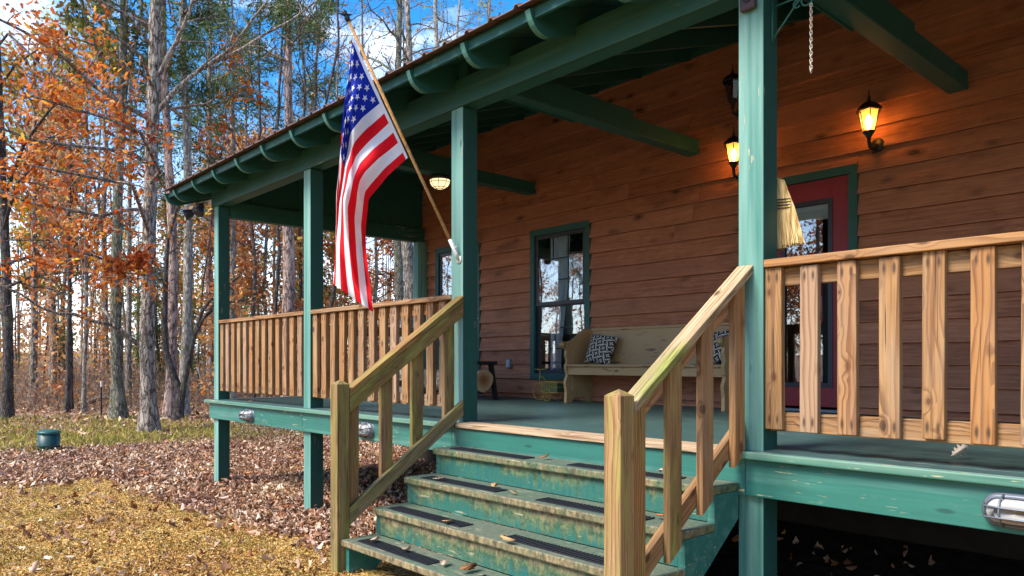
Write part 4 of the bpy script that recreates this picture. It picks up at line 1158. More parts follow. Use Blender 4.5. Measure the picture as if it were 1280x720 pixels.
# ================================================================== GROUND
def gravel_mask(x, y):      # 1 on the bare ochre ground
    x = np.asarray(x, float); y = np.asarray(y, float)
    wob = 0.35*np.sin(x*1.1+2*np.sin(y*0.9)) + 0.16*np.sin(x*3.1+1.3) + 0.12*np.sin(y*4.3+x)
    e = np.minimum(x + 10.3 + wob*0.8, (2.72 + 0.16*wob + 0.05*np.minimum(0, x+6)) - y)
    return np.clip(e/0.5 + 0.5, 0, 1)
def grid_axis(lo, hi, near_lo, near_hi, fine, coarse):
    a = list(np.arange(near_lo, near_hi, fine)); 
    s = fine; x = near_lo; L = []
    while x > lo: s = min(s*1.25, coarse); x -= s; L.append(x)
    s = fine; x = near_hi; R_ = []
    while x < hi: R_.append(x); s = min(s*1.25, coarse); x += s
    return np.array(L[::-1] + a + R_)
gx = grid_axis(-260, 200, -16, 3, 0.14, 9); gy = grid_axis(-200, 240, -2, 9, 0.14, 9)
X, Y = np.meshgrid(gx, gy, indexing='ij')
Z = gz(X, Y)
nz = 0.010*np.sin(X*5.1+np.sin(Y*4.2)*2)*np.sin(Y*4.7+1) + 0.007*np.sin(X*11.3+Y*7.7) + RNG.normal(0, .003, X.shape)
Z = Z + nz*(np.hypot(X, Y) < 25)
V = np.column_stack([X.ravel(), Y.ravel(), Z.ravel()])
ni, nj = X.shape; idx = np.arange(ni*nj).reshape(ni, nj)
L = np.stack([idx[:-1,:-1], idx[1:,:-1], idx[1:,1:], idx[:-1,1:]], -1).reshape(-1, 4)
me = fast_mesh('ground', V, L.ravel(), np.full(len(L), 4))
me.polygons.foreach_set('use_smooth', [True]*len(me.polygons))
at = me.attributes.new('bare', 'FLOAT', 'POINT'); at.data.foreach_set('value', gravel_mask(X, Y).ravel().astype(np.float32))
at = me.attributes.new('darkened', 'FLOAT', 'POINT'); at.data.foreach_set('value', (smooth(3.0, 3.7, Y)*smooth(-5.2, -4.2, X)).ravel().astype(np.float32))  # mask for the shade beneath the deck, painted into the ground colour
b = NB('forest ground'); co = b.obj()
fine = b.noise(co, 55, 4, 0.7); mid = b.noise(co, 6, 4, 0.6); crumb = b.voro(co, 42, out='Color')
cs = b.sep(crumb)
g = b.mix(cs[0], (0.37,0.20,0.047), (0.56,0.35,0.11))
g = b.mix(b.ramp(cs[1], [(0.66,0.0),(0.72,1.0)]), g, (0.14,0.075,0.025))
g = b.mix(b.ramp(cs[2], [(0.84,0.0),(0.90,0.7)]), g, (0.55,0.42,0.26))
g = b.mix(b.ma('MULTIPLY', b.ramp(mid, [(0.5,0.0),(0.68,1.0)]), .6), g, b.mix(fine, (0.085,0.10,0.012), (0.23,0.20,0.035)))
lf = b.voro(co, 15, out='Color'); ls = b.sep(lf)
l = b.mix(ls[0], (0.10,0.05,0.026), (0.36,0.21,0.13))
l = b.mix(b.ramp(ls[1], [(0.7,0.0),(0.8,1.0)]), l, (0.45,0.32,0.24))
l = b.mix(b.ramp(ls[2], [(0.7,0.0),(0.8,.8)]), l, (0.05,0.03,0.018))
under_shade = b.ramp(b.ma('ADD', b.attr('darkened'), b.ma('MULTIPLY', b.ma('SUBTRACT', mid, .5), .4)), [(.4, 0.0), (.6, .92)]); l = b.mix(under_shade, l, b.mix(fine, (0.012,0.009,0.007), (0.035,0.025,0.018)))  # near-black ground colour stands in for the shade beneath the deck
bm_ = b.attr('bare'); edge = b.ma('ADD', bm_, b.ma('MULTIPLY', b.ma('SUBTRACT', b.noise(co, 3.2, 5, .7), .5), 1.2))
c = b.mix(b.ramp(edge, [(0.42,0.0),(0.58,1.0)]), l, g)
hh = b.ma('ADD', b.voro(co, 42), b.ma('MULTIPLY', fine, .6))
b.done(c, 0.95, 0.1, b.bump(hh, 0.7, 0.02))
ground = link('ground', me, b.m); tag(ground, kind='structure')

# litter of dead leaves
def in_house(x, y): return (x > -9.0) & (x < 4.5) & (y > 6.3) & (y < 15)
def scatter(n, x0, x1, y0, y1, dens):
    x = RNG.uniform(x0, x1, n); y = RNG.uniform(y0, y1, n)
    keep = RNG.uniform(0, 1, n) < dens(x, y)
    return x[keep], y[keep]
LP = [(0.60,0.41,0.28),(0.50,0.30,0.19),(0.34,0.17,0.09),(0.22,0.10,0.05),(0.62,0.47,0.38),(0.30,0.11,0.04),(0.12,0.06,0.035),(0.48,0.24,0.08)]
LW = [.22,.20,.16,.12,.10,.09,.07,.04]
def visible(x, y):          # a wide wedge round the camera's view
    t = VX*x + VY*y; r = RX*x + RY*y
    return (t > 2) & (r/np.maximum(t, .1) > -0.92) & (r/np.maximum(t, .1) < 0.75)
P3 = []; SZ = []
x, y = scatter(330000, -22, -2, -1, 12, lambda x, y: visible(x, y)*np.where((x > -4.3) & (y > 2.3), .01, 1)*(~in_house(x, y))*np.where(gravel_mask(x, y) + RNG.normal(0,.22,len(x)) > 0.5, 0.0, 1.0)*np.clip(1.25-np.hypot(x,y)/24, .25, 1)*(1-0.75*smooth(14.2, 16, np.hypot(x,y))*(y < 5.8)))
P3.append(np.column_stack([x, y, gz(x, y) + np.abs(RNG.normal(0, .018, len(x))) + .012])); SZ.append(RNG.uniform(.03, .082, len(x)))
x, y = scatter(70000, -60, -14, -6, 45, lambda x, y: visible(x, y)*(~in_house(x, y))*np.clip(1.0-np.hypot(x,y)/70, .1, 1)*(np.hypot(x,y) > 17))
P3.append(np.column_stack([x, y, gz(x, y) + .03 + np.abs(RNG.normal(0, .02, len(x)))])); SZ.append(RNG.uniform(.09, .17, len(x)))
x, y = scatter(2400, -11, -2, -1, 3.6, lambda x, y: np.where(gravel_mask(x, y) > .4, .30, 0)*visible(x, y)*~((x > -4.3) & (y > 2.2)))
P3.append(np.column_stack([x, y, gz(x, y) + .02])); SZ.append(RNG.uniform(.06, .12, len(x)))
x, y = scatter(120, -4, 1, 3.2, 6.2, lambda x, y: visible(x, y)*.5)
P3.append(np.column_stack([x, y, gz(x, y) + .02])); SZ.append(RNG.uniform(.06, .12, len(x)))
Cc = np.vstack(P3); sz = np.concatenate(SZ)
me = leaves_mesh('leaf_litter', Cc, sz, [(0,0),(.2,.16),(.36,.10),(.55,.30),(.72,.12),(1,0)], LP, (0,0,1,.42), .3, .9, 1.6, weights=LW, clumpy=.4)
tag(link('leaf_litter', me, M['litter']), kind='stuff')
# crumbs of bark and gravel on the bare ground
x, y = scatter(150000, -10.6, -2, -.6, 3.0, lambda x, y: np.where(gravel_mask(x, y) > .45, 1, 0)*visible(x, y)*np.clip(1.5-np.hypot(x,y)/9, .2, 1)*~((x > -4.2) & (y > 2.4)))
Cc = np.column_stack([x, y, gz(x, y) + .006 + np.abs(RNG.normal(0,.004,len(x)))])
me = leaves_mesh('gravel', Cc, RNG.uniform(.008, .022, len(x)), [(0,0),(.3,.34),(.75,.30),(1,0)], [(0.53,0.31,0.08),(0.41,0.22,0.05),(0.62,0.42,0.15),(0.15,0.07,0.02),(0.60,0.50,0.32),(0.40,0.17,0.04)], (0,0,1,.8), .3, 1.2, .5, weights=[.3,.25,.15,.16,.05,.09], clumpy=.45)
tag(link('gravel', me, M['litter']), kind='stuff')
# grass and moss patches
def grass_dens(x, y):
    d = np.hypot(x, y)
    p = np.sin(x*.8+np.sin(y*1.3)*1.6)*np.sin(y*1.1+.7)*.5+.5
    far = smooth(13.8, 15.6, d)*(1-smooth(20, 24, d))*(.25+.75*p)
    return far
x, y = scatter(105000, -28, -8, -1, 14, lambda x, y: visible(x, y)*grass_dens(x, y)*~in_house(x, y)*np.where(y > 6.2, .35, 1))
x2, y2 = scatter(17000, -10, -4.5, .9, 2.6, lambda x, y: visible(x, y)*np.clip(np.sin(x*2.3+y)*np.sin(y*3.1-x*1.2)*1.5-.45, 0, 1))
nA, nB = len(x), len(x2)
gx_ = np.concatenate([x, x2]); gy_ = np.concatenate([y, y2])
sz = np.concatenate([RNG.uniform(.07, .16, nA), RNG.uniform(.018, .04, nB)])
Cc = np.column_stack([gx_, gy_, gz(gx_, gy_) + sz*.4])
me = leaves_mesh('grass', Cc, sz, [(0,0),(.4,.06),(1,0)], [(0.40,0.36,0.055),(0.47,0.40,0.08),(0.27,0.29,0.05),(0.52,0.42,0.14)], None, .25, .4, .8, dirs=np.tile([0,0,1.0], (len(sz),1)))
tag(link('grass', me, M['leaf']), kind='stuff')

# ================================================================== YARD THINGS
p = PZ(61, 563, 0.0); z0 = float(gz(p.x, p.y))
dr = empty('riser_drum', (p.x, p.y, z0), 'dark green plastic drum with domed lid standing in the leafy yard', 'drum')
G2 = m_plain('dark green plastic', (0.008,0.045,0.042), .45, .4, 0, .2); G3 = m_plain('teal plastic lid', (0.012,0.085,0.078), .4, .45, 0, .15)
mb = MB(); mb.lathe([(.001,-.05),(.160,-.05),(.160,.09),(.163,.095),(.163,.11),(.160,.115),(.160,.315),(.001,.316)], 40); mb.build('drum_body', G2, dr)
mb = MB(); mb.lathe([(.168,.290),(.170,.297),(.170,.320),(.165,.328),(.13,.345),(.08,.357),(.03,.362),(.001,.363)], 40)
for k in range(8):
    t = 2*PI*k/8; mb.box((.160,-.012,.292),(.176,.012,.322),0,.003, Matrix.Rotation(t,4,'Z'))
mb.build('lid', G3, dr)
p = PZ(126, 521, 0.0)
fp = empty('fence_stake', (p.x, p.y, float(gz(p.x,p.y))), 'thin black steel stake with white tip at the edge of the woods', 'stake')
mb = MB(); mb.box((-.022,-.004,-.1),(.022,.004,.80)); mb.box((-.004,.0045,-.1),(.004,.03,.80)); mb.build('shaft', M['black'], fp)
mb = MB(); mb.box((-.0225,-.0045,.802),(.0225,.03,.95)); mb.build('tip', M['white'], fp)
p1 = PZ(308, 538, 0.05); p2 = PZ(402, 536, 0.05)
o = plank('edging_timber', (p2-p1).length, .09, .10, m_pine('old grey timber', pale=(0.36,0.22,0.13), dark=(0.2,0.11,0.06), grey=.3), ((p1+p2)/2), (0,0,math.atan2(p2.y-p1.y, p2.x-p1.x)))
tag(o, 'brown timber lying on the leaves, seen under the porch deck', 'timber')

# ================================================================== TREES
BK = {'oak': m_bark('oak bark', (0.028,0.022,0.018), (0.37,0.31,0.255), .1, .8), 'moss': m_bark('mossy bark', (0.034,0.031,0.024), (0.27,0.25,0.19), .6),
      'dark': m_bark('dark bark', (0.028,0.024,0.022), (0.125,0.105,0.092), .1), 'pine': m_bark('pine bark', (0.060,0.038,0.031), (0.42,0.30,0.25), 0, .7),
      'grey': m_bark('grey bark', (0.055,0.046,0.038), (0.34,0.295,0.245), .2), 'pale': m_bark('pale bark', (0.14,0.125,0.105), (0.46,0.42,0.36), .3)}
PAL = {'orange': ([(0.60,0.135,0.016),(0.72,0.22,0.025),(0.42,0.085,0.016),(0.74,0.34,0.05),(0.26,0.065,0.02),(0.60,0.27,0.11)], [.28,.22,.18,.11,.10,.11]),
       'rust': ([(0.52,0.21,0.07),(0.58,0.30,0.11),(0.42,0.14,0.05),(0.60,0.38,0.18),(0.62,0.26,0.06)], None),
       'yellow': ([(0.52,0.34,0.035),(0.58,0.42,0.06),(0.42,0.25,0.03),(0.30,0.26,0.04),(0.5,0.2,0.03)], None),
       'olive': ([(0.17,0.17,0.035),(0.24,0.22,0.04),(0.34,0.22,0.035),(0.11,0.13,0.03)], None),
       'green': ([(0.055,0.105,0.028),(0.085,0.15,0.035),(0.13,0.19,0.055),(0.16,0.20,0.07)], None),
       'red': ([(0.40,0.07,0.05),(0.46,0.12,0.07),(0.32,0.06,0.04)], None),
       'palegreen': ([(0.26,0.30,0.09),(0.36,0.38,0.14),(0.20,0.25,0.07)], None)}
class Tree:
    def __init__(s, seed, rmin=.0035): s.rmin = rmin; s.mb = MB(); s.tw = []; s.td = []; s.r = random.Random(seed)
    def limb(s, pts, r0, r1, n=7):
        pts = [Vector(p) for p in pts]; m = len(pts)
        s.mb.tube(pts, [r0+(r1-r0)*i/(m-1) for i in range(m)], n, cap=False); return pts
    def wander(s, p, d, L, nseg, jit, up):
        pts = [Vector(p)]; d = Vector(d).normalized()
        for i in range(nseg):
            d = (d + Vector((s.r.gauss(0,jit), s.r.gauss(0,jit), s.r.gauss(0,jit)*.8 + up))).normalized()
            pts.append(pts[-1] + d*(L/nseg))
        return pts
    def sprout(s, pts, r0, r1, count, lmin, lmax, lev, spread=1.0, up=.05, t0=.2, flat=0.0, jit=.22, kids=4, side=None):
        """children along a limb; lev 0 = twig that carries leaves"""
        m = len(pts)
        for i in range(count):
            t = t0 + (1-t0)*((i+s.r.random())/count); q = t*(m-1); a = min(int(q), m-2); f = q-a
            p = pts[a].lerp(pts[a+1], f); ax = (pts[a+1]-pts[a]).normalized()
            pr = ax.orthogonal(); pr.rotate(Matrix.Rotation(s.r.uniform(0, 2*PI), 3, ax))
            if flat: pr.z *= (1-flat); pr.normalize()
            if side is not None: pr = (pr + Vector(side)).normalized()
            d = (ax*s.r.uniform(.25,.9) + pr*spread).normalized()
            L = s.r.uniform(lmin, lmax)*(1-.45*t)
            rr = max(s.rmin, min((r0+(r1-r0)*t)*.62, L*.022))
            c = s.wander(p, d, L, 4 if lev else 3, jit, up)
            s.mb.tube(c, [rr*(1-.75*k/(len(c)-1)) for k in range(len(c))], 5 if rr > .02 else (4 if rr > .008 else 3), cap=False)
            if lev: s.sprout(c, rr, rr*.25, kids, L*.28, L*.6, lev-1, spread, up, .15, flat, jit, kids)
            if lev <= 0 or (lev == 1 and s.r.random() < .5):
                for k in range(len(c)-1):
                    for _ in range(2):
                        s.tw.append(c[k].lerp(c[k+1], s.r.random())); s.td.append((c[k+1]-c[k]).normalized())
    def finish(s, name, loc, label, cat, group, bark, leaf=None, nleaf=0, size=.1, jitter=.12, tpl=DIA, filt=None, seed=0, dirs=True, clump=0.0, nb=None):
        e = empty(name, loc, label, cat, group); loc = Vector(loc)
        # local coords already relative
        s.mb.build('trunk', bark, e)
        if leaf and nleaf and s.tw:
            rg = np.random.default_rng(seed+1)
            T = np.array([tuple(p) for p in s.tw]); D = np.array([tuple(d) for d in s.td])
            if filt is not None:
                k = filt(T + np.array(loc)); T, D = T[k], D[k]
            wts = None
            if clump:
                w = np.sin(T[:,0]*1.9+1)*np.sin(T[:,1]*2.1)*np.sin(T[:,2]*2.3+.5); w = np.exp(w*clump); wts = w/w.sum()
            ii = rg.choice(len(T), nleaf, p=wts)
            Cc = T[ii] + rg.normal(0, jitter, (nleaf,3))
            pal, w = PAL[leaf]
            me = leaves_mesh('crown', Cc, size, tpl, pal, nb, .28, .6, .9, dirs=(D[ii] if dirs else None), weights=w, rng=rg, clumpy=.75)
            link('crown', me, M['leaf'], e)
        return e
def flare(pts, radii):
    return pts, radii
def trunk_px(T, base, pxs, t, d0, d1, n=14, fl=1.45):
    """trunk along photo points at depth t; diameters in metres"""
    b0 = Vector(base); pts = [Vector((0,0,-.15))]; rad = [d0*.5*fl*1.12]
    H = None
    P = [PT(u, v, t) - b0 for (u, v) in pxs]
    # resample with wobble
    allp = [Vector((0,0,0.02))] + P; out = []
    for a, c in zip(allp[:-1], allp[1:]):
        L = (c-a).length; k = max(1, int(L/.45))
        for i in range(k):
            q = a.lerp(c, i/k); out.append(q)
    out.append(allp[-1]); tot = out[-1].z
    for i, q in enumerate(out):
        h = q.z; r_ = .5*(d0 + (d1-d0)*max(0, h)/tot)
        r_ *= 1 + (fl-1)*math.exp(-h/.28) + T.r.uniform(-.035,.035)
        pts.append(q + Vector((T.r.uniform(-.012,.012), T.r.uniform(-.012,.012), 0))); rad.append(r_)
    T.mb.tube(pts, rad, n, cap=True)
    return pts[1:], rad[1:]
def bpt(u, v): 
    p = PZ(u, v, 0.0); return Vector((p.x, p.y, float(gz(p.x, p.y))))
def dep(p): return VX*p.x + VY*p.y
FORE = 'trees standing nearest the porch yard'

# --- the large oak right of the drum, orange leaves on long flat sprays
base = bpt(186, 541); td = dep(base)
T = Tree(11)
tp, tr_ = trunk_px(T, base, [(185,470),(184,400),(187,300),(189,200),(192,110),(195,0),(199,-140),(197,-330),(204,-520)], td, .315, .13, 18, 1.6)
def pl(L, t=None):      # polyline of photo points (u, v, depth offset)
    return [PT(u, v, td+dz) - base for (u, v, dz) in L]
a = T.limb(pl([(190,148,0),(206,128,0),(222,110,.1),(243,92,.2),(262,79,.3),(285,70,.3),(306,59,.4),(330,43,.4),(365,25,.5),(402,-4,.6),(440,-60,.6)]), .058, .014, 8); T.sprout(a, .05, .02, 9, .6, 1.6, 1, .8, .06, .25, 0, .22, 3)
a = T.limb(pl([(200,92,0),(209,72,0),(219,55,0),(228,35,-.2),(238,12,-.3),(246,-30,-.4),(262,-110,-.5)]), .052, .02, 8); T.sprout(a, .05, .02, 8, .7, 1.8, 1, .8, .05, .2, 0, .22, 3)
a = T.limb(pl([(262,80,.3),(290,60,.2),(315,25,.1),(335,0,0),(350,-40,0)]), .035, .012, 6); T.sprout(a, .03, .01, 6, .4, 1.2, 1, .8, .05, .2, 0, .22, 3)
barek = len(T.tw)
T.tw = []; T.td = []
a = T.limb(pl([(174,432,0),(158,419,-.2),(140,406,-.4),(118,402,-.6),(94,393,-.9),(72,392,-1.1),(50,384,-1.3),(22,365,-1.5),(-20,350,-1.8)]), .05, .014, 7); T.sprout(a, .02, .01, 7, .35, .9, 0, .9, .02, .3)
a = T.limb(pl([(143,408,-.4),(135,394,-.4),(124,380,-.3),(112,370,-.2),(104,357,-.1),(103,330,0),(98,300,0)]), .035, .01, 6); T.sprout(a, .02, .01, 5, .3, .8, 0, .9, .05, .3)
T.tw = T.tw[:len(T.tw)//4]; T.td = T.td[:len(T.tw)]
# leafy limbs
LIMBS = [([(187,205,0),(165,192,-.6),(130,186,-1.3),(90,182,-2.0),(45,176,-2.8),(0,160,-3.6),(-60,150,-4.4)], .06, 13),
         ([(186,262,0),(160,262,-.5),(125,270,-1.2),(85,262,-1.9),(40,255,-2.6),(-10,235,-3.3),(-60,225,-4)], .055, 12),
         ([(188,150,0),(150,128,-.7),(118,108,-1.4),(80,72,-2.2),(35,42,-3.0),(-5,22,-3.8),(-50,0,-4.6)], .06, 11),
         ([(192,60,0),(160,20,-.6),(120,-2,-1.2),(70,-22,-2.0)], .045, 5),
         ([(186,330,0),(205,338,-.5),(190,345,-1.1),(150,340,-1.8),(135,335,-2.3)], .035, 8),
         ([(187,230,0),(200,215,-.8),(175,165,-2.0),(140,150,-3.0),(90,135,-4.2),(40,120,-5.2)], .05, 12),
         ([(186,290,0),(165,230,-1.6),(130,225,-2.8),(80,215,-4.0),(30,205,-5.0)], .05, 12),
         ([(190,110,0),(178,70,-1.2),(150,50,-2.4),(110,30,-3.6)], .04, 5),
         ([(185,345,0),(150,330,-.6),(110,318,-1.2),(60,300,-2.0),(10,300,-2.8)], .045, 8)]
for (L, r_, n_) in LIMBS:
    a = T.limb(pl(L), r_*.8, .012, 7); T.sprout(a, .04, .012, n_, .55, 1.35, 1, .95, .0, .22, .55, .24, 4)
ORA = T.finish('oak_tree', base, 'large oak with furrowed trunk and sprays of orange leaves, nearest the drum', 'tree', FORE, BK['oak'], 'orange', 2000, .125, .09, OAK, seed=3, clump=2.6)

# --- mossy forked tree just left of it
base = bpt(148, 525); td = dep(base); T = Tree(12)
tp, _ = trunk_px(T, base, [(147,480),(145,400),(146,300),(149,210),(151,160),(153,90),(155,20),(150,-120),(158,-300)], td, .30, .11, 14, 1.75)
a = T.limb(pl([(151,165,0),(143,128,0),(130,90,-.3),(118,48,-.6),(106,20,-.8),(90,-60,-1)]), .085, .03, 8); T.sprout(a, .06, .03, 9, 1.0, 2.4, 1, .8, .03, .2)
a = T.limb(pl([(152,150,0),(160,82,.2),(168,60,.4),(176,20,.5),(180,-60,.5)]), .07, .03, 8); T.sprout(a, .05, .03, 7, 1.0, 2.2, 1, .8, .03, .2)
T.sprout(tp, .2, .1, 12, 1.2, 2.6, 1, .9, .03, .35)
T.finish('forked_tree', base, 'mossy grey forked trunk just left of the large oak', 'tree', FORE, BK['moss'], 'olive', 1500, .15, .15, DIA, seed=4)

# --- dark trunk at the picture's left edge, tree with dark branch crossing the sky
base = bpt(9, 526); td = dep(base); T = Tree(13)
tp, _ = trunk_px(T, base, [(10,480),(10,400),(6,300),(2,200),(-2,100),(-8,-60),(-4,-220)], td, .245, .11, 12, 1.4)
a = T.limb(pl([(-2,150,0),(-4,60,-6.5),(10,42,-8.0),(30,60,-9),(55,88,-9.6),(85,100,-10),(115,116,-10.2)]), .022, .006, 7)
for L in ([(4,290,0),(20,230,-1),(50,200,-2),(80,170,-2.5)], [(4,250,0),(30,180,-2),(60,140,-3),(90,110,-3.5)], [(2,200,0),(-10,120,-2),(20,80,-3),(50,60,-4)], [(5,330,0),(40,320,-1.5),(80,290,-2)], [(6,360,0),(40,345,-1),(90,340,-1.5)]):
    q = T.limb(pl(L), .05, .012, 6); T.sprout(q, .04, .012, 11, .7, 1.8, 1, .9, .0, .15, .4)
T.finish('dark_trunk_tree', base, 'tall dark trunk with orange and brown leaves standing farther left than the drum', 'tree', FORE, BK['dark'], 'orange', 650, .14, .12, OAK, seed=5, clump=.8)

# --- yellow leaved tree behind
base = bpt(66, 500); td = dep(base); T = Tree(14)
tp, _ = trunk_px(T, base, [(66,440),(64,380),(62,330),(58,280),(62,180),(60,60)], td, .30, .10, 10)
T.sprout(tp, .14, .06, 22, 2.0, 4.2, 2, .8, .04, .32, 0, .25, 4)
T.finish('yellow_tree', base, 'bushy tree with golden yellow leaves behind the dark left trunk', 'tree', FORE, BK['grey'], 'yellow', 2800, .21, .28, DIA, seed=6, clump=.9)

# --- cluster between the oak and the porch corner
base = bpt(212, 524); td = dep(base); T = Tree(15)
tp, _ = trunk_px(T, base, [(214,480),(215,420),(217,330),(213,250),(208,150),(204,60),(202,-60),(199,-200)], td, .265, .13, 12)
T.sprout(tp, .12, .07, 20, 1.2, 3.4, 1, .9, .02, .5, 0, .22, 4)
T.finish('pine_tree', base, 'straight pine trunk with pinkish bark right of the large oak', 'tree', FORE, BK['pine'], 'green', 3600, .22, .16, NEE, seed=7, clump=.5)
base = bpt(222, 527); td = dep(base); T = Tree(16)
tp, _ = trunk_px(T, base, [(226,490),(217,470),(208,440),(205,400),(207,350),(210,300),(221,262),(226,250)], td, .22, .06, 10)
tp2, _ = trunk_px(T, base, [(230,480),(238,440),(243,420),(252,390),(262,376),(280,360),(300,345)], td, .20, .05, 10)
a = T.limb(pl([(243,420,0),(254,398,0),(268,385,.1),(290,378,.2),(320,372,.3)]), .05, .015, 7)
for q in (tp[4:], tp2[4:], a): T.sprout(q, .05, .02, 6, .8, 1.8, 1, .8, .04, .2)
T.finish('crooked_tree', base, 'dark crooked double stemmed tree curving behind the porch corner post', 'tree', FORE, BK['dark'], 'rust', 260, .13, .15, DIA, seed=8)
base = bpt(229, 520); td = dep(base); T = Tree(17)
tp, _ = trunk_px(T, base, [(231,470),(233,420),(235,330),(236,250),(233,150),(228,60),(231,-60),(226,-180)], td, .265, .14, 12)
T.sprout(tp, .12, .07, 20, 1.2, 3.2, 1, .9, .02, .5, 0, .22, 4)
T.finish('pine_tree', base, 'paler pine trunk close left of the porch corner post', 'tree', FORE, BK['pale'], 'green', 5200, .22, .16, NEE, seed=9, clump=.5)

# --- thin trunks on the left
for k, (u, v, dm, lean, bk, lf, lab) in enumerate([(84,516,.15,3,'dark','rust','slim dark double looking trunk directly above the drum'), (90,515,.10,-3,'dark',None,'very thin dark stem touching the slim trunk above the drum'),
        (41,505,.27,2,'oak','rust','thick grey brown trunk behind the dark left trunk'), (104,517,.12,4,'grey','orange','thin grey stem beside the white tipped stake'),
        (68,508,.15,-4,'oak','rust','thin brown trunk just right of the thick left one'), (160,508,.20,2,'grey','orange','grey trunk half hidden behind the large oak')]):
    base = bpt(u, v); td = dep(base); T = Tree(30+k)
    tp, _ = trunk_px(T, base, [(u+lean*.3,v-60),(u+lean,v-140),(u+lean*.6,v-230),(u+lean*1.4,v-330),(u+lean,v-450)], td, dm, dm*.35, 9)
    T.sprout(tp, dm*.35, dm*.15, 14, .9, 2.2, 1, .85, .06, .3, 0, .22, 3)
    T.finish('slim_tree', base, lab, 'tree', FORE, BK[bk], lf, 700 if lf else 0, .17, .18, DIA, seed=40+k)

# --- trees behind the porch: seen through the open end and above the roof
def back_tree(u, t, topv, d0, bark, leaf, nleaf, name, label, seed, nbr=20, lmin=1.2, lmax=3.2, lev=2, size=.2, tpl=DIA, wig=6, t0=.25, jit=.22, kids=4, up=.05):
    q = PT(u, 454, t); base = Vector((q.x, q.y, float(gz(q.x, q.y)))); T = Tree(seed, .0065)
    pxs = []; n = 7
    for i in range(1, n+1):
        v = 500 + (topv-500)*i/n; pxs.append((u + T.r.uniform(-wig, wig), v))
    tp, _ = trunk_px(T, base, pxs, t, d0, d0*.3, 12)
    T.sprout(tp, d0*.35, d0*.15, nbr, lmin, lmax, lev, .85, up, t0, 0, jit, kids)
    return T.finish(name, base, label, 'tree', 'trees rising behind the porch', BK[bark], leaf, nleaf, size, .2, tpl, seed=seed, clump=.7)
back_tree(361, 19, -60, .38, 'pine', 'green', 2200, 'pine_tree', 'thick flaky trunk seen through the open porch end between the posts', 51, 12, 1.2, 2.6, 1, .22, NEE, 3, .75)
back_tree(291, 21, 60, .20, 'grey', 'orange', 500, 'slim_tree', 'slim grey trunk beside the corner post, seen through the porch', 52, 10, 1, 2, 1, .17, DIA, 2, .4)
back_tree(330, 27, 180, .19, 'grey', 'rust', 3600, 'rust_oak', 'tree full of rust orange leaves seen through the open porch end', 53, 24, 1.6, 3.6, 2, .22, OAK, 5, .12)
back_tree(470, 30, 150, .20, 'grey', 'orange', 3200, 'rust_oak', 'orange leaved tree behind the flag, seen through the porch', 54, 24, 1.6, 3.8, 2, .22, OAK, 5, .12)
back_tree(510, 19, 0, .42, 'grey', None, 0, 'grey_tree', 'grey trunk between the flag and the porch wall', 55, 10, 1.2, 2.4, 1, .2, DIA, 4, .6)
back_tree(497, 27, -170, .40, 'moss', 'palegreen', 160, 'bare_tree', 'mossy trunk with crooked bare boughs rising above the roof beside the flag', 56, 26, 2.0, 4.6, 2, .12, DIA, 4, .35, .34, 6)
back_tree(348, 25, -150, .15, 'dark', 'rust', 160, 'bare_tree', 'slim bare tree with upright forks left of the flag', 57, 26, 2.2, 4.6, 2, .12, DIA, 6, .30, .17, 5, .14)
back_tree(377, 28, -190, .15, 'dark', 'rust', 160, 'bare_tree', 'straight thin bare tree close left of the flag, above the porch roof', 58, 26, 2.2, 4.6, 2, .12, DIA, 5, .30, .17, 5, .14)
back_tree(415, 24, -120, .14, 'dark', 'rust', 160, 'bare_tree', 'thin leaning bare tree directly behind the flagpole tip', 59, 22, 2.2, 4.4, 2, .12, DIA, 12, .30, .2, 5, .12)
back_tree(318, 24, -90, .13, 'dark', 'rust', 140, 'bare_tree', 'slender bare tree above the far third of the porch roof', 71, 24, 2.2, 4.4, 2, .12, DIA, 8, .28, .18, 5, .14)
back_tree(396, 31, -120, .15, 'dark', 'rust', 140, 'bare_tree', 'bare twiggy tree between the straight thin one and the flagpole', 72, 26, 2.4, 4.8, 2, .12, DIA, 8, .3, .18, 5, .14)
back_tree(452, 29, -120, .16, 'grey', 'rust', 140, 'bare_tree', 'bare twiggy tree between the flagpole tip and the mossy trunk', 73, 26, 2.4, 4.8, 2, .12, DIA, 8, .3, .2, 5, .1)
back_tree(575, 31, -160, .18, 'pale', 'palegreen', 300, 'bare_tree', 'fine twigged pale tree between the two pale branching trees', 74, 28, 2.4, 4.8, 2, .13, DIA, 8, .35, .26, 5, .08)
back_tree(545, 36, -160, .40, 'pale', 'palegreen', 900, 'bare_tree', 'pale branching tree above the roof, farther right than the mossy one', 60, 26, 2.4, 5.0, 2, .15, DIA, 6, .4, .34, 5)
back_tree(612, 40, -140, .34, 'pale', 'palegreen', 1100, 'bare_tree', 'pale tree with light green leaves just above the roof edge', 61, 24, 2.4, 5.2, 2, .17, DIA, 6, .4, .34, 5)
back_tree(262, 28, -60, .30, 'pine', 'green', 7000, 'pine_tree', 'green pine above the far end of the porch roof', 62, 30, 1.4, 3.4, 1, .26, NEE, 3, .35, .22, 5)
back_tree(292, 36, 0, .30, 'pine', 'green', 7000, 'pine_tree', 'smaller green pine above the far eave, right of the other', 63, 30, 1.4, 3.4, 1, .26, NEE, 3, .3, .22, 5)
back_tree(130, 38, -40, .32, 'pine', 'green', 8000, 'pine_tree', 'green pine behind the forked mossy tree', 64, 30, 1.6, 3.8, 1, .28, NEE, 3, .3, .22, 5)
back_tree(80, 42, 90, .26, 'grey', 'olive', 8000, 'olive_tree', 'greenish leaved tree behind the yellow one', 65, 26, 2, 4.4, 2, .24, DIA, 5, .25)
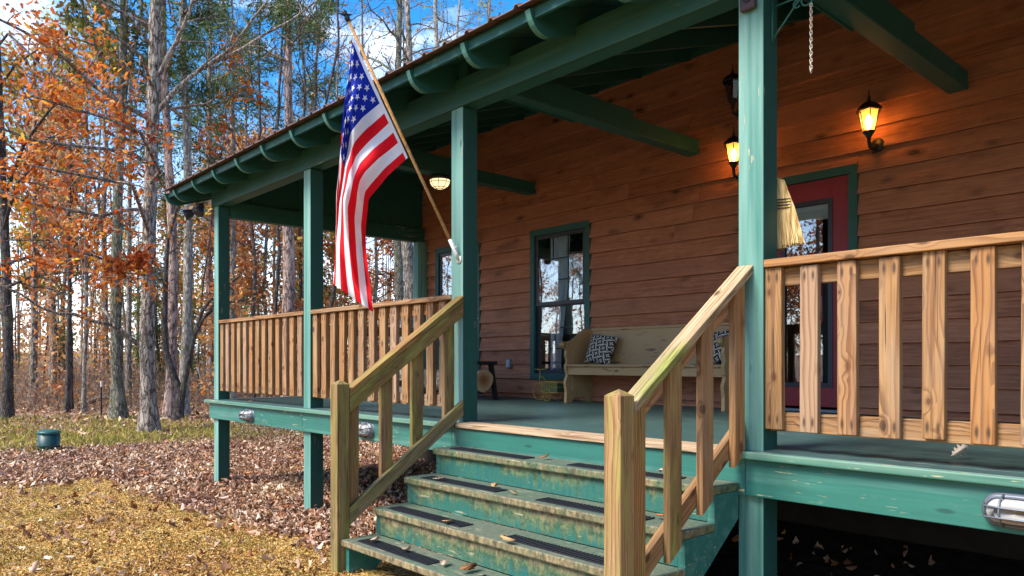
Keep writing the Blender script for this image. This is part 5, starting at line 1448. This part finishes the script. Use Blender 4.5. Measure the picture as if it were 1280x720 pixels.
back_tree(400, 33, 170, .24, 'pine', 'green', 6500, 'pine_tree', 'green pine low between the middle posts, seen through the porch', 66, 26, 1.2, 3.0, 1, .26, NEE, 3, .1, .22, 5)

# --- woods: prototypes, then copies
def proto(kind, seed):
    T = Tree(seed, .005); r = T.r
    if kind == 'bare': H, d0, nb, lv, bark, leaf, nl, sz, tpl = 15, .20, 18, 2, 'grey', 'rust', 260, .16, DIA
    elif kind == 'thin': H, d0, nb, lv, bark, leaf, nl, sz, tpl = 9, .085, 12, 1, 'dark', 'orange', 190, .15, DIA
    elif kind == 'orange': H, d0, nb, lv, bark, leaf, nl, sz, tpl = 13, .18, 20, 2, 'grey', 'orange', 1500, .22, DIA
    elif kind == 'rust': H, d0, nb, lv, bark, leaf, nl, sz, tpl = 9, .12, 20, 2, 'grey', 'rust', 1050, .20, DIA
    elif kind == 'yellow': H, d0, nb, lv, bark, leaf, nl, sz, tpl = 10, .13, 20, 2, 'grey', 'yellow', 1500, .21, DIA
    elif kind == 'pine': H, d0, nb, lv, bark, leaf, nl, sz, tpl = 19, .28, 24, 1, 'pine', 'green', 5200, .34, NEE
    elif kind == 'shrub': H, d0, nb, lv, bark, leaf, nl, sz, tpl = 3.2, .05, 14, 1, 'oak', 'red', 380, .13, DIA
    elif kind == 'scrub': H, d0, nb, lv, bark, leaf, nl, sz, tpl = 3.4, .05, 18, 1, 'oak', 'rust', 450, .13, DIA
    elif kind == 'cedar': H, d0, nb, lv, bark, leaf, nl, sz, tpl = 5, .12, 26, 1, 'dark', 'green', 4200, .17, NEE
    pts = T.wander((0,0,-.2), (r.gauss(0,.03), r.gauss(0,.03), 1), H, 14, .045, .05)
    T.mb.tube(pts, [d0*.5*(1.3 if i == 0 else 1)*(1-.75*i/14) for i in range(15)], 9, cap=False)
    t0 = {'pine': .5, 'bare': .35, 'thin': .25, 'cedar': .08, 'shrub': .2, 'scrub': .1}.get(kind, .22)
    T.sprout(pts, d0*.35, d0*.12, nb, H*.10, H*(.22 if kind in ('pine','cedar') else .30), lv, .9, .04, t0, 0, .22, 4)
    nm = {'bare':'bare_tree','thin':'sapling','orange':'orange_tree','rust':'rust_oak','yellow':'yellow_tree','pine':'pine_tree','shrub':'red_shrub','scrub':'brown_shrub','cedar':'cedar_tree'}[kind]
    return nm, T, BK[bark], leaf, nl, sz, tpl
LAB = {'bare': 'tall bare grey tree among the woods behind the yard', 'thin': 'thin sapling with sparse orange leaves in the woods', 'orange': 'orange leaved tree deep in the woods',
       'rust': 'rust brown leaved tree deep in the woods', 'yellow': 'golden leaved small tree deep in the woods', 'pine': 'tall green pine deep in the woods',
       'shrub': 'low red leaved shrub at the edge of the woods', 'scrub': 'low brown leaved shrub at the edge of the woods', 'cedar': 'small green cedar at the edge of the woods'}
CAT = {'shrub': 'shrub', 'scrub': 'shrub'}
rs = random.Random(21)
def free(x, y):
    if -10.6 < x < 6 and 1.5 < y < 16: return False
    return True
places = {k: [] for k in LAB}
def put(kind, u0, u1, t0, t1, n):
    c = 0; g = 0
    while c < n and g < 4000:
        g += 1
        u = rs.uniform(u0, u1); t = math.sqrt(rs.uniform(t0*t0, t1*t1)); p = PT(u, 454, t)
        if not free(p.x, p.y): continue
        places[kind].append((p.x, p.y)); c += 1
put('bare', -140, 330, 28, 62, 9); put('bare', 330, 660, 32, 62, 12)
put('thin', -140, 330, 19, 42, 18); put('thin', 285, 560, 24, 45, 10)
put('orange', -160, 330, 44, 60, 2); put('orange', 285, 620, 34, 55, 5)
put('rust', -140, 560, 34, 60, 6)
put('yellow', -140, 540, 28, 60, 9)
put('pine', -160, 640, 40, 75, 11)
put('shrub', -60, 270, 26, 36, 3); put('scrub', -140, 540, 22, 40, 18); put('cedar', -60, 520, 24, 40, 7)
# the woods on the other side of the drive, mirrored in the porch windows
def put_xy(kind, n, x0, x1, y0, y1):
    for _ in range(n): places[kind].append((rs.uniform(x0, x1), rs.uniform(y0, y1)))
front = {k: len(v) for k, v in places.items()}
put_xy('orange', 12, -56, -12, -48, -26); put_xy('bare', 14, -54, -4, -46, -24); put_xy('bare', 8, -20, -8, -38, -24); put_xy('rust', 4, -20, -8, -36, -25); put_xy('rust', 14, -56, -12, -44, -25); put_xy('pine', 6, -56, -14, -54, -38)
VARIANTS = {'bare': 4, 'thin': 3, 'orange': 2, 'rust': 3, 'yellow': 2, 'pine': 3, 'shrub': 1, 'scrub': 2, 'cedar': 1}
for kind, P in places.items():
    prot = []
    for i, (x, y) in enumerate(P):
        fr = i >= front[kind]
        lab = LAB[kind] if not fr else LAB[kind].split(' among')[0].split(' deep')[0] + ' across the drive, mirrored in the porch windows'
        grp = (LAB[kind].split(' among')[0].split(' deep')[0].split(' at the')[0].split(' in the')[0] + 's') if not fr else 'trees mirrored in the windows'
        if i < VARIANTS[kind]:
            nm, T, bark, leaf, nl, sz, tpl = proto(kind, 100+i*7+len(kind)*13)
            o = T.finish(nm, (x, y, float(gz(x, y))), lab, CAT.get(kind, 'tree'), grp, bark, leaf, nl, sz, .2, tpl, seed=200+i, clump=.6)
            prot.append(o)
        else:
            o = copy_tree(prot[i % len(prot)]); o.location = (x, y, float(gz(x, y)))
            tag(o, lab, CAT.get(kind, 'tree'), grp)
        s = rs.uniform(.75, 1.2); o.scale = (s, s, s*rs.uniform(.9, 1.12)); o.rotation_euler = (0, 0, rs.uniform(0, 2*PI))

# --- far woods, one mass all round the horizon beyond them
V_ = []; cols = []; mbw = MB()
rs2 = random.Random(77); fc = []
for k in range(240):
    u = rs2.uniform(-420, 760); t = rs2.uniform(64, 120); p = PT(u, 454, t)
    if k % 3 == 2: p = Vector((rs2.uniform(-95, -20), rs2.uniform(-85, -50), 0))
    z = float(gz(p.x, p.y)); h = rs2.uniform(9, 17); r_ = rs2.uniform(.09, .2)
    top = Vector((p.x + rs2.gauss(0,.5), p.y+rs2.gauss(0,.5), z+h))
    mbw.tube([Vector((p.x, p.y, z-.3)), Vector((p.x, p.y, z)).lerp(top, .5)+Vector((rs2.gauss(0,.1), rs2.gauss(0,.1), 0)), top], [r_, r_*.7, r_*.2], 5, cap=False)
    for _ in range(5):
        a = Vector((p.x, p.y, z)).lerp(top, rs2.uniform(.35, .95)); d = Vector((rs2.gauss(0,1), rs2.gauss(0,1), rs2.uniform(.2,1))).normalized()
        mbw.tube([a, a+d*rs2.uniform(1,3)], [r_*.35, r_*.08], 3, cap=False)
    kind = rs2.choice(['o','o','r','r','y','g','b','b','b'])
    if kind != 'b':
        for _ in range(16):
            fc.append((p.x+rs2.gauss(0,1.3), p.y+rs2.gauss(0,1.3), z+h*rs2.uniform(.1,1.0)*(.9 if kind == 'g' else .55), kind))
    for _ in range(12): fc.append((p.x+rs2.gauss(0,2.5), p.y+rs2.gauss(0,2.5), z+abs(rs2.gauss(0,1.3)), 'r' if rs2.random() < .75 else 'y'))
for k in range(6500):        # soft understory between the far trunks
    u = rs2.uniform(-420, 620); t = rs2.uniform(44, 95); p = PT(u, 454, t)
    if not (-10.6 < p.x < 6 and 1.5 < p.y < 16):
        hgt = 1.6 + 3.6*(.5+.5*math.sin(p.x*.33+1)*math.sin(p.y*.41)) 
        fc.append((p.x, p.y, float(gz(p.x, p.y)) + rs2.random()**1.3*hgt, rs2.choice('orrrryyrg')))
fw = mbw.build('distant_woods', BK['grey']); tag(fw, kind='stuff')
FCOL = {'o': (0.62,0.27,0.07), 'r': (0.50,0.29,0.15), 'y': (0.60,0.44,0.11), 'g': (0.16,0.22,0.08)}
Cc = np.array([q[:3] for q in fc]); cc = [FCOL[q[3]] for q in fc]
me = leaves_mesh('distant_foliage', Cc, .42, DIA, [(1,1,1)], None, .2, .6, .8)
ca = me.color_attributes['tint']; k_ = len(me.vertices)//len(fc)
c4 = np.ones((len(me.vertices), 4), np.float32); c4[:, :3] = np.repeat(np.array(cc), k_, 0)*RNG.uniform(.7, 1.3, (len(me.vertices)//k_, 1)).repeat(k_, 0); ca.data.foreach_set('color', c4.ravel())
tag(link('distant_foliage', me, M['leaf']), kind='stuff')
# --- brush: a tangle of thin brown stems along the edge of the woods
mbw = MB(); rs2 = random.Random(5)
for k in range(5200):
    u = rs2.uniform(-160, 560); t = rs2.uniform(22, 40); p = PT(u, 454, t)
    if not free(p.x, p.y): continue
    z = float(gz(p.x, p.y)); h = rs2.uniform(.4, 1.5); d = Vector((rs2.gauss(0,.45), rs2.gauss(0,.45), 1))
    mbw.tube([Vector((p.x, p.y, z-.05)), Vector((p.x, p.y, z))+d*h*.55, Vector((p.x+rs2.gauss(0,.3), p.y+rs2.gauss(0,.3), z+h*.85))+d*.2], [.007,.006,.003], 3, cap=False, smooth=False)
br = mbw.build('undergrowth', m_plain('dry brown stems', (0.24,0.16,0.115), .9, .1, 0, .5, 3)); tag(br, kind='stuff')
pts = []
for k in range(11000):
    u = rs2.uniform(-160, 560); t = rs2.uniform(22, 42); p = PT(u, 454, t)
    if free(p.x, p.y): pts.append((p.x, p.y, float(gz(p.x, p.y))+abs(rs2.gauss(0,.5))))
me = leaves_mesh('undergrowth_leaves', np.array(pts), .12, DIA, [(0.34,0.18,0.09),(0.44,0.27,0.14),(0.28,0.17,0.11),(0.52,0.32,0.09)], None, .3, .6, .8)
tag(link('undergrowth_leaves', me, M['leaf']), kind='stuff')
# --- fallen boughs lying at the edge
for k, (ua, va, ub, vb, r_, lab) in enumerate([(104,503,138,492,.075,'long bleached fallen bough beside the mossy forked tree'), (112,512,150,500,.055,'smaller grey fallen bough nearest the white tipped stake'), (200,502,232,494,.06,'bleached fallen bough between the two trunks by the porch'), (246,455,262,492,.04,'pale dead stick leaning up near the porch corner')]):
    a = PZ(ua, 512 if k != 3 else 510, .1); t = dep(a) + 2.5
    a = PT(ua, va, t); c = PT(ub, vb, t+.5); za = float(gz(a.x, a.y)); 
    if k != 3: a.z = za+.12+.1*k; c.z = float(gz(c.x, c.y))+.35
    else: c.z = float(gz(c.x, c.y)) - .05
    T = Tree(300+k); pp = [a.lerp(c, i/5) + Vector((0,0,T.r.uniform(-.03,.03))) - a for i in range(6)]
    T.mb.tube(pp, [r_*(1-.5*i/5) for i in range(6)], 8); T.sprout(pp, r_*.7, r_*.3, 5, .5, 1.2, 0, .9, .05, .2)
    o = T.mb.build('fallen_bough', BK['pale'], None, a); tag(o, lab, 'fallen branch', 'fallen boughs at the edge of the woods')

# ================================================================== WORLD, SUN, CAMERA
SUN_EL, SUN_AZ = math.radians(42), math.radians(200)     # azimuth of the sun measured from +Y, clockwise seen from above
sd = Vector((-0.14, -0.66, 0.72)).normalized()
el = math.asin(sd.z); rot = math.atan2(sd.x, sd.y)
w = bpy.data.worlds.new('World'); sc.world = w; w.use_nodes = True
nt = w.node_tree; nt.nodes.clear()
out = nt.nodes.new('ShaderNodeOutputWorld'); bg = nt.nodes.new('ShaderNodeBackground')
sky = nt.nodes.new('ShaderNodeTexSky'); sky.sky_type = 'NISHITA'; sky.sun_disc = False; sky.sun_elevation = el; sky.sun_rotation = rot
sky.altitude = 300; sky.air_density = 1.0; sky.dust_density = 0.6; sky.ozone_density = 2.5
tc = nt.nodes.new('ShaderNodeTexCoord'); sp = nt.nodes.new('ShaderNodeSeparateXYZ'); nt.links.new(tc.outputs['Generated'], sp.inputs[0])
def wm(op, a, b, clamp=False):
    n = nt.nodes.new('ShaderNodeMath'); n.operation = op; n.use_clamp = clamp
    for i, q in enumerate((a, b)):
        if isinstance(q, bpy.types.NodeSocket): nt.links.new(q, n.inputs[i])
        else: n.inputs[i].default_value = q
    return n.outputs[0]
den = wm('ADD', wm('MAXIMUM', sp.outputs[2], 0.0), 0.22)
cb = nt.nodes.new('ShaderNodeCombineXYZ'); nt.links.new(wm('DIVIDE', sp.outputs[0], den), cb.inputs[0]); nt.links.new(wm('DIVIDE', sp.outputs[1], den), cb.inputs[1])
ns = nt.nodes.new('ShaderNodeTexNoise'); nt.links.new(cb.outputs[0], ns.inputs['Vector']); ns.inputs['Scale'].default_value = 1.55; ns.inputs['Detail'].default_value = 9; ns.inputs['Roughness'].default_value = .6; ns.inputs['Distortion'].default_value = .35
rp = nt.nodes.new('ShaderNodeValToRGB'); nt.links.new(ns.outputs[0], rp.inputs[0]); rp.color_ramp.elements[0].position = .535; rp.color_ramp.elements[1].position = .70
hz = wm('MULTIPLY', wm('SUBTRACT', 1.0, wm('MULTIPLY', wm('MAXIMUM', sp.outputs[2], 0.0), 3.2), True), 0.75)
cov = wm('MAXIMUM', rp.outputs[0], hz)
mx = nt.nodes.new('ShaderNodeMix'); mx.data_type = 'RGBA'; nt.links.new(cov, mx.inputs[0]); hs = nt.nodes.new('ShaderNodeHueSaturation'); hs.inputs['Saturation'].default_value = 1.42; hs.inputs['Value'].default_value = 1.25; nt.links.new(sky.outputs[0], hs.inputs['Color']); nt.links.new(hs.outputs[0], mx.inputs[6]); mx.inputs[7].default_value = (8.6, 9.0, 9.6, 1)
nt.links.new(mx.outputs[2], bg.inputs[0]); bg.inputs[1].default_value = 0.112; nt.links.new(bg.outputs[0], out.inputs[0])
sl_ = bpy.data.lights.new('sun', 'SUN'); sl_.energy = 3.4; sl_.angle = math.radians(26); sl_.color = (1.0, 0.94, 0.85)
so = bpy.data.objects.new('sun', sl_); col.objects.link(so); so.rotation_euler = sd.to_track_quat('Z', 'Y').to_euler(); so.location = (0, 0, 30)

cam = bpy.data.cameras.new('camera'); co_ = bpy.data.objects.new('camera', cam); col.objects.link(co_)
cam.sensor_width = 36; cam.lens = F/1280*36; cam.shift_y = 94/1280; cam.clip_end = 2000; cam.clip_start = .05
co_.location = (0, 0, HC); co_.rotation_euler = (PI/2, 0, math.atan2(-VX, VY))
sc.camera = co_
vs = sc.view_settings; vs.view_transform = 'Standard'; vs.look = 'None'; vs.gamma = 1; vs.use_curve_mapping = False; vs.exposure = 1.3
sc.cycles.use_denoising = True; sc.cycles.max_bounces = 8; sc.cycles.transparent_max_bounces = 12
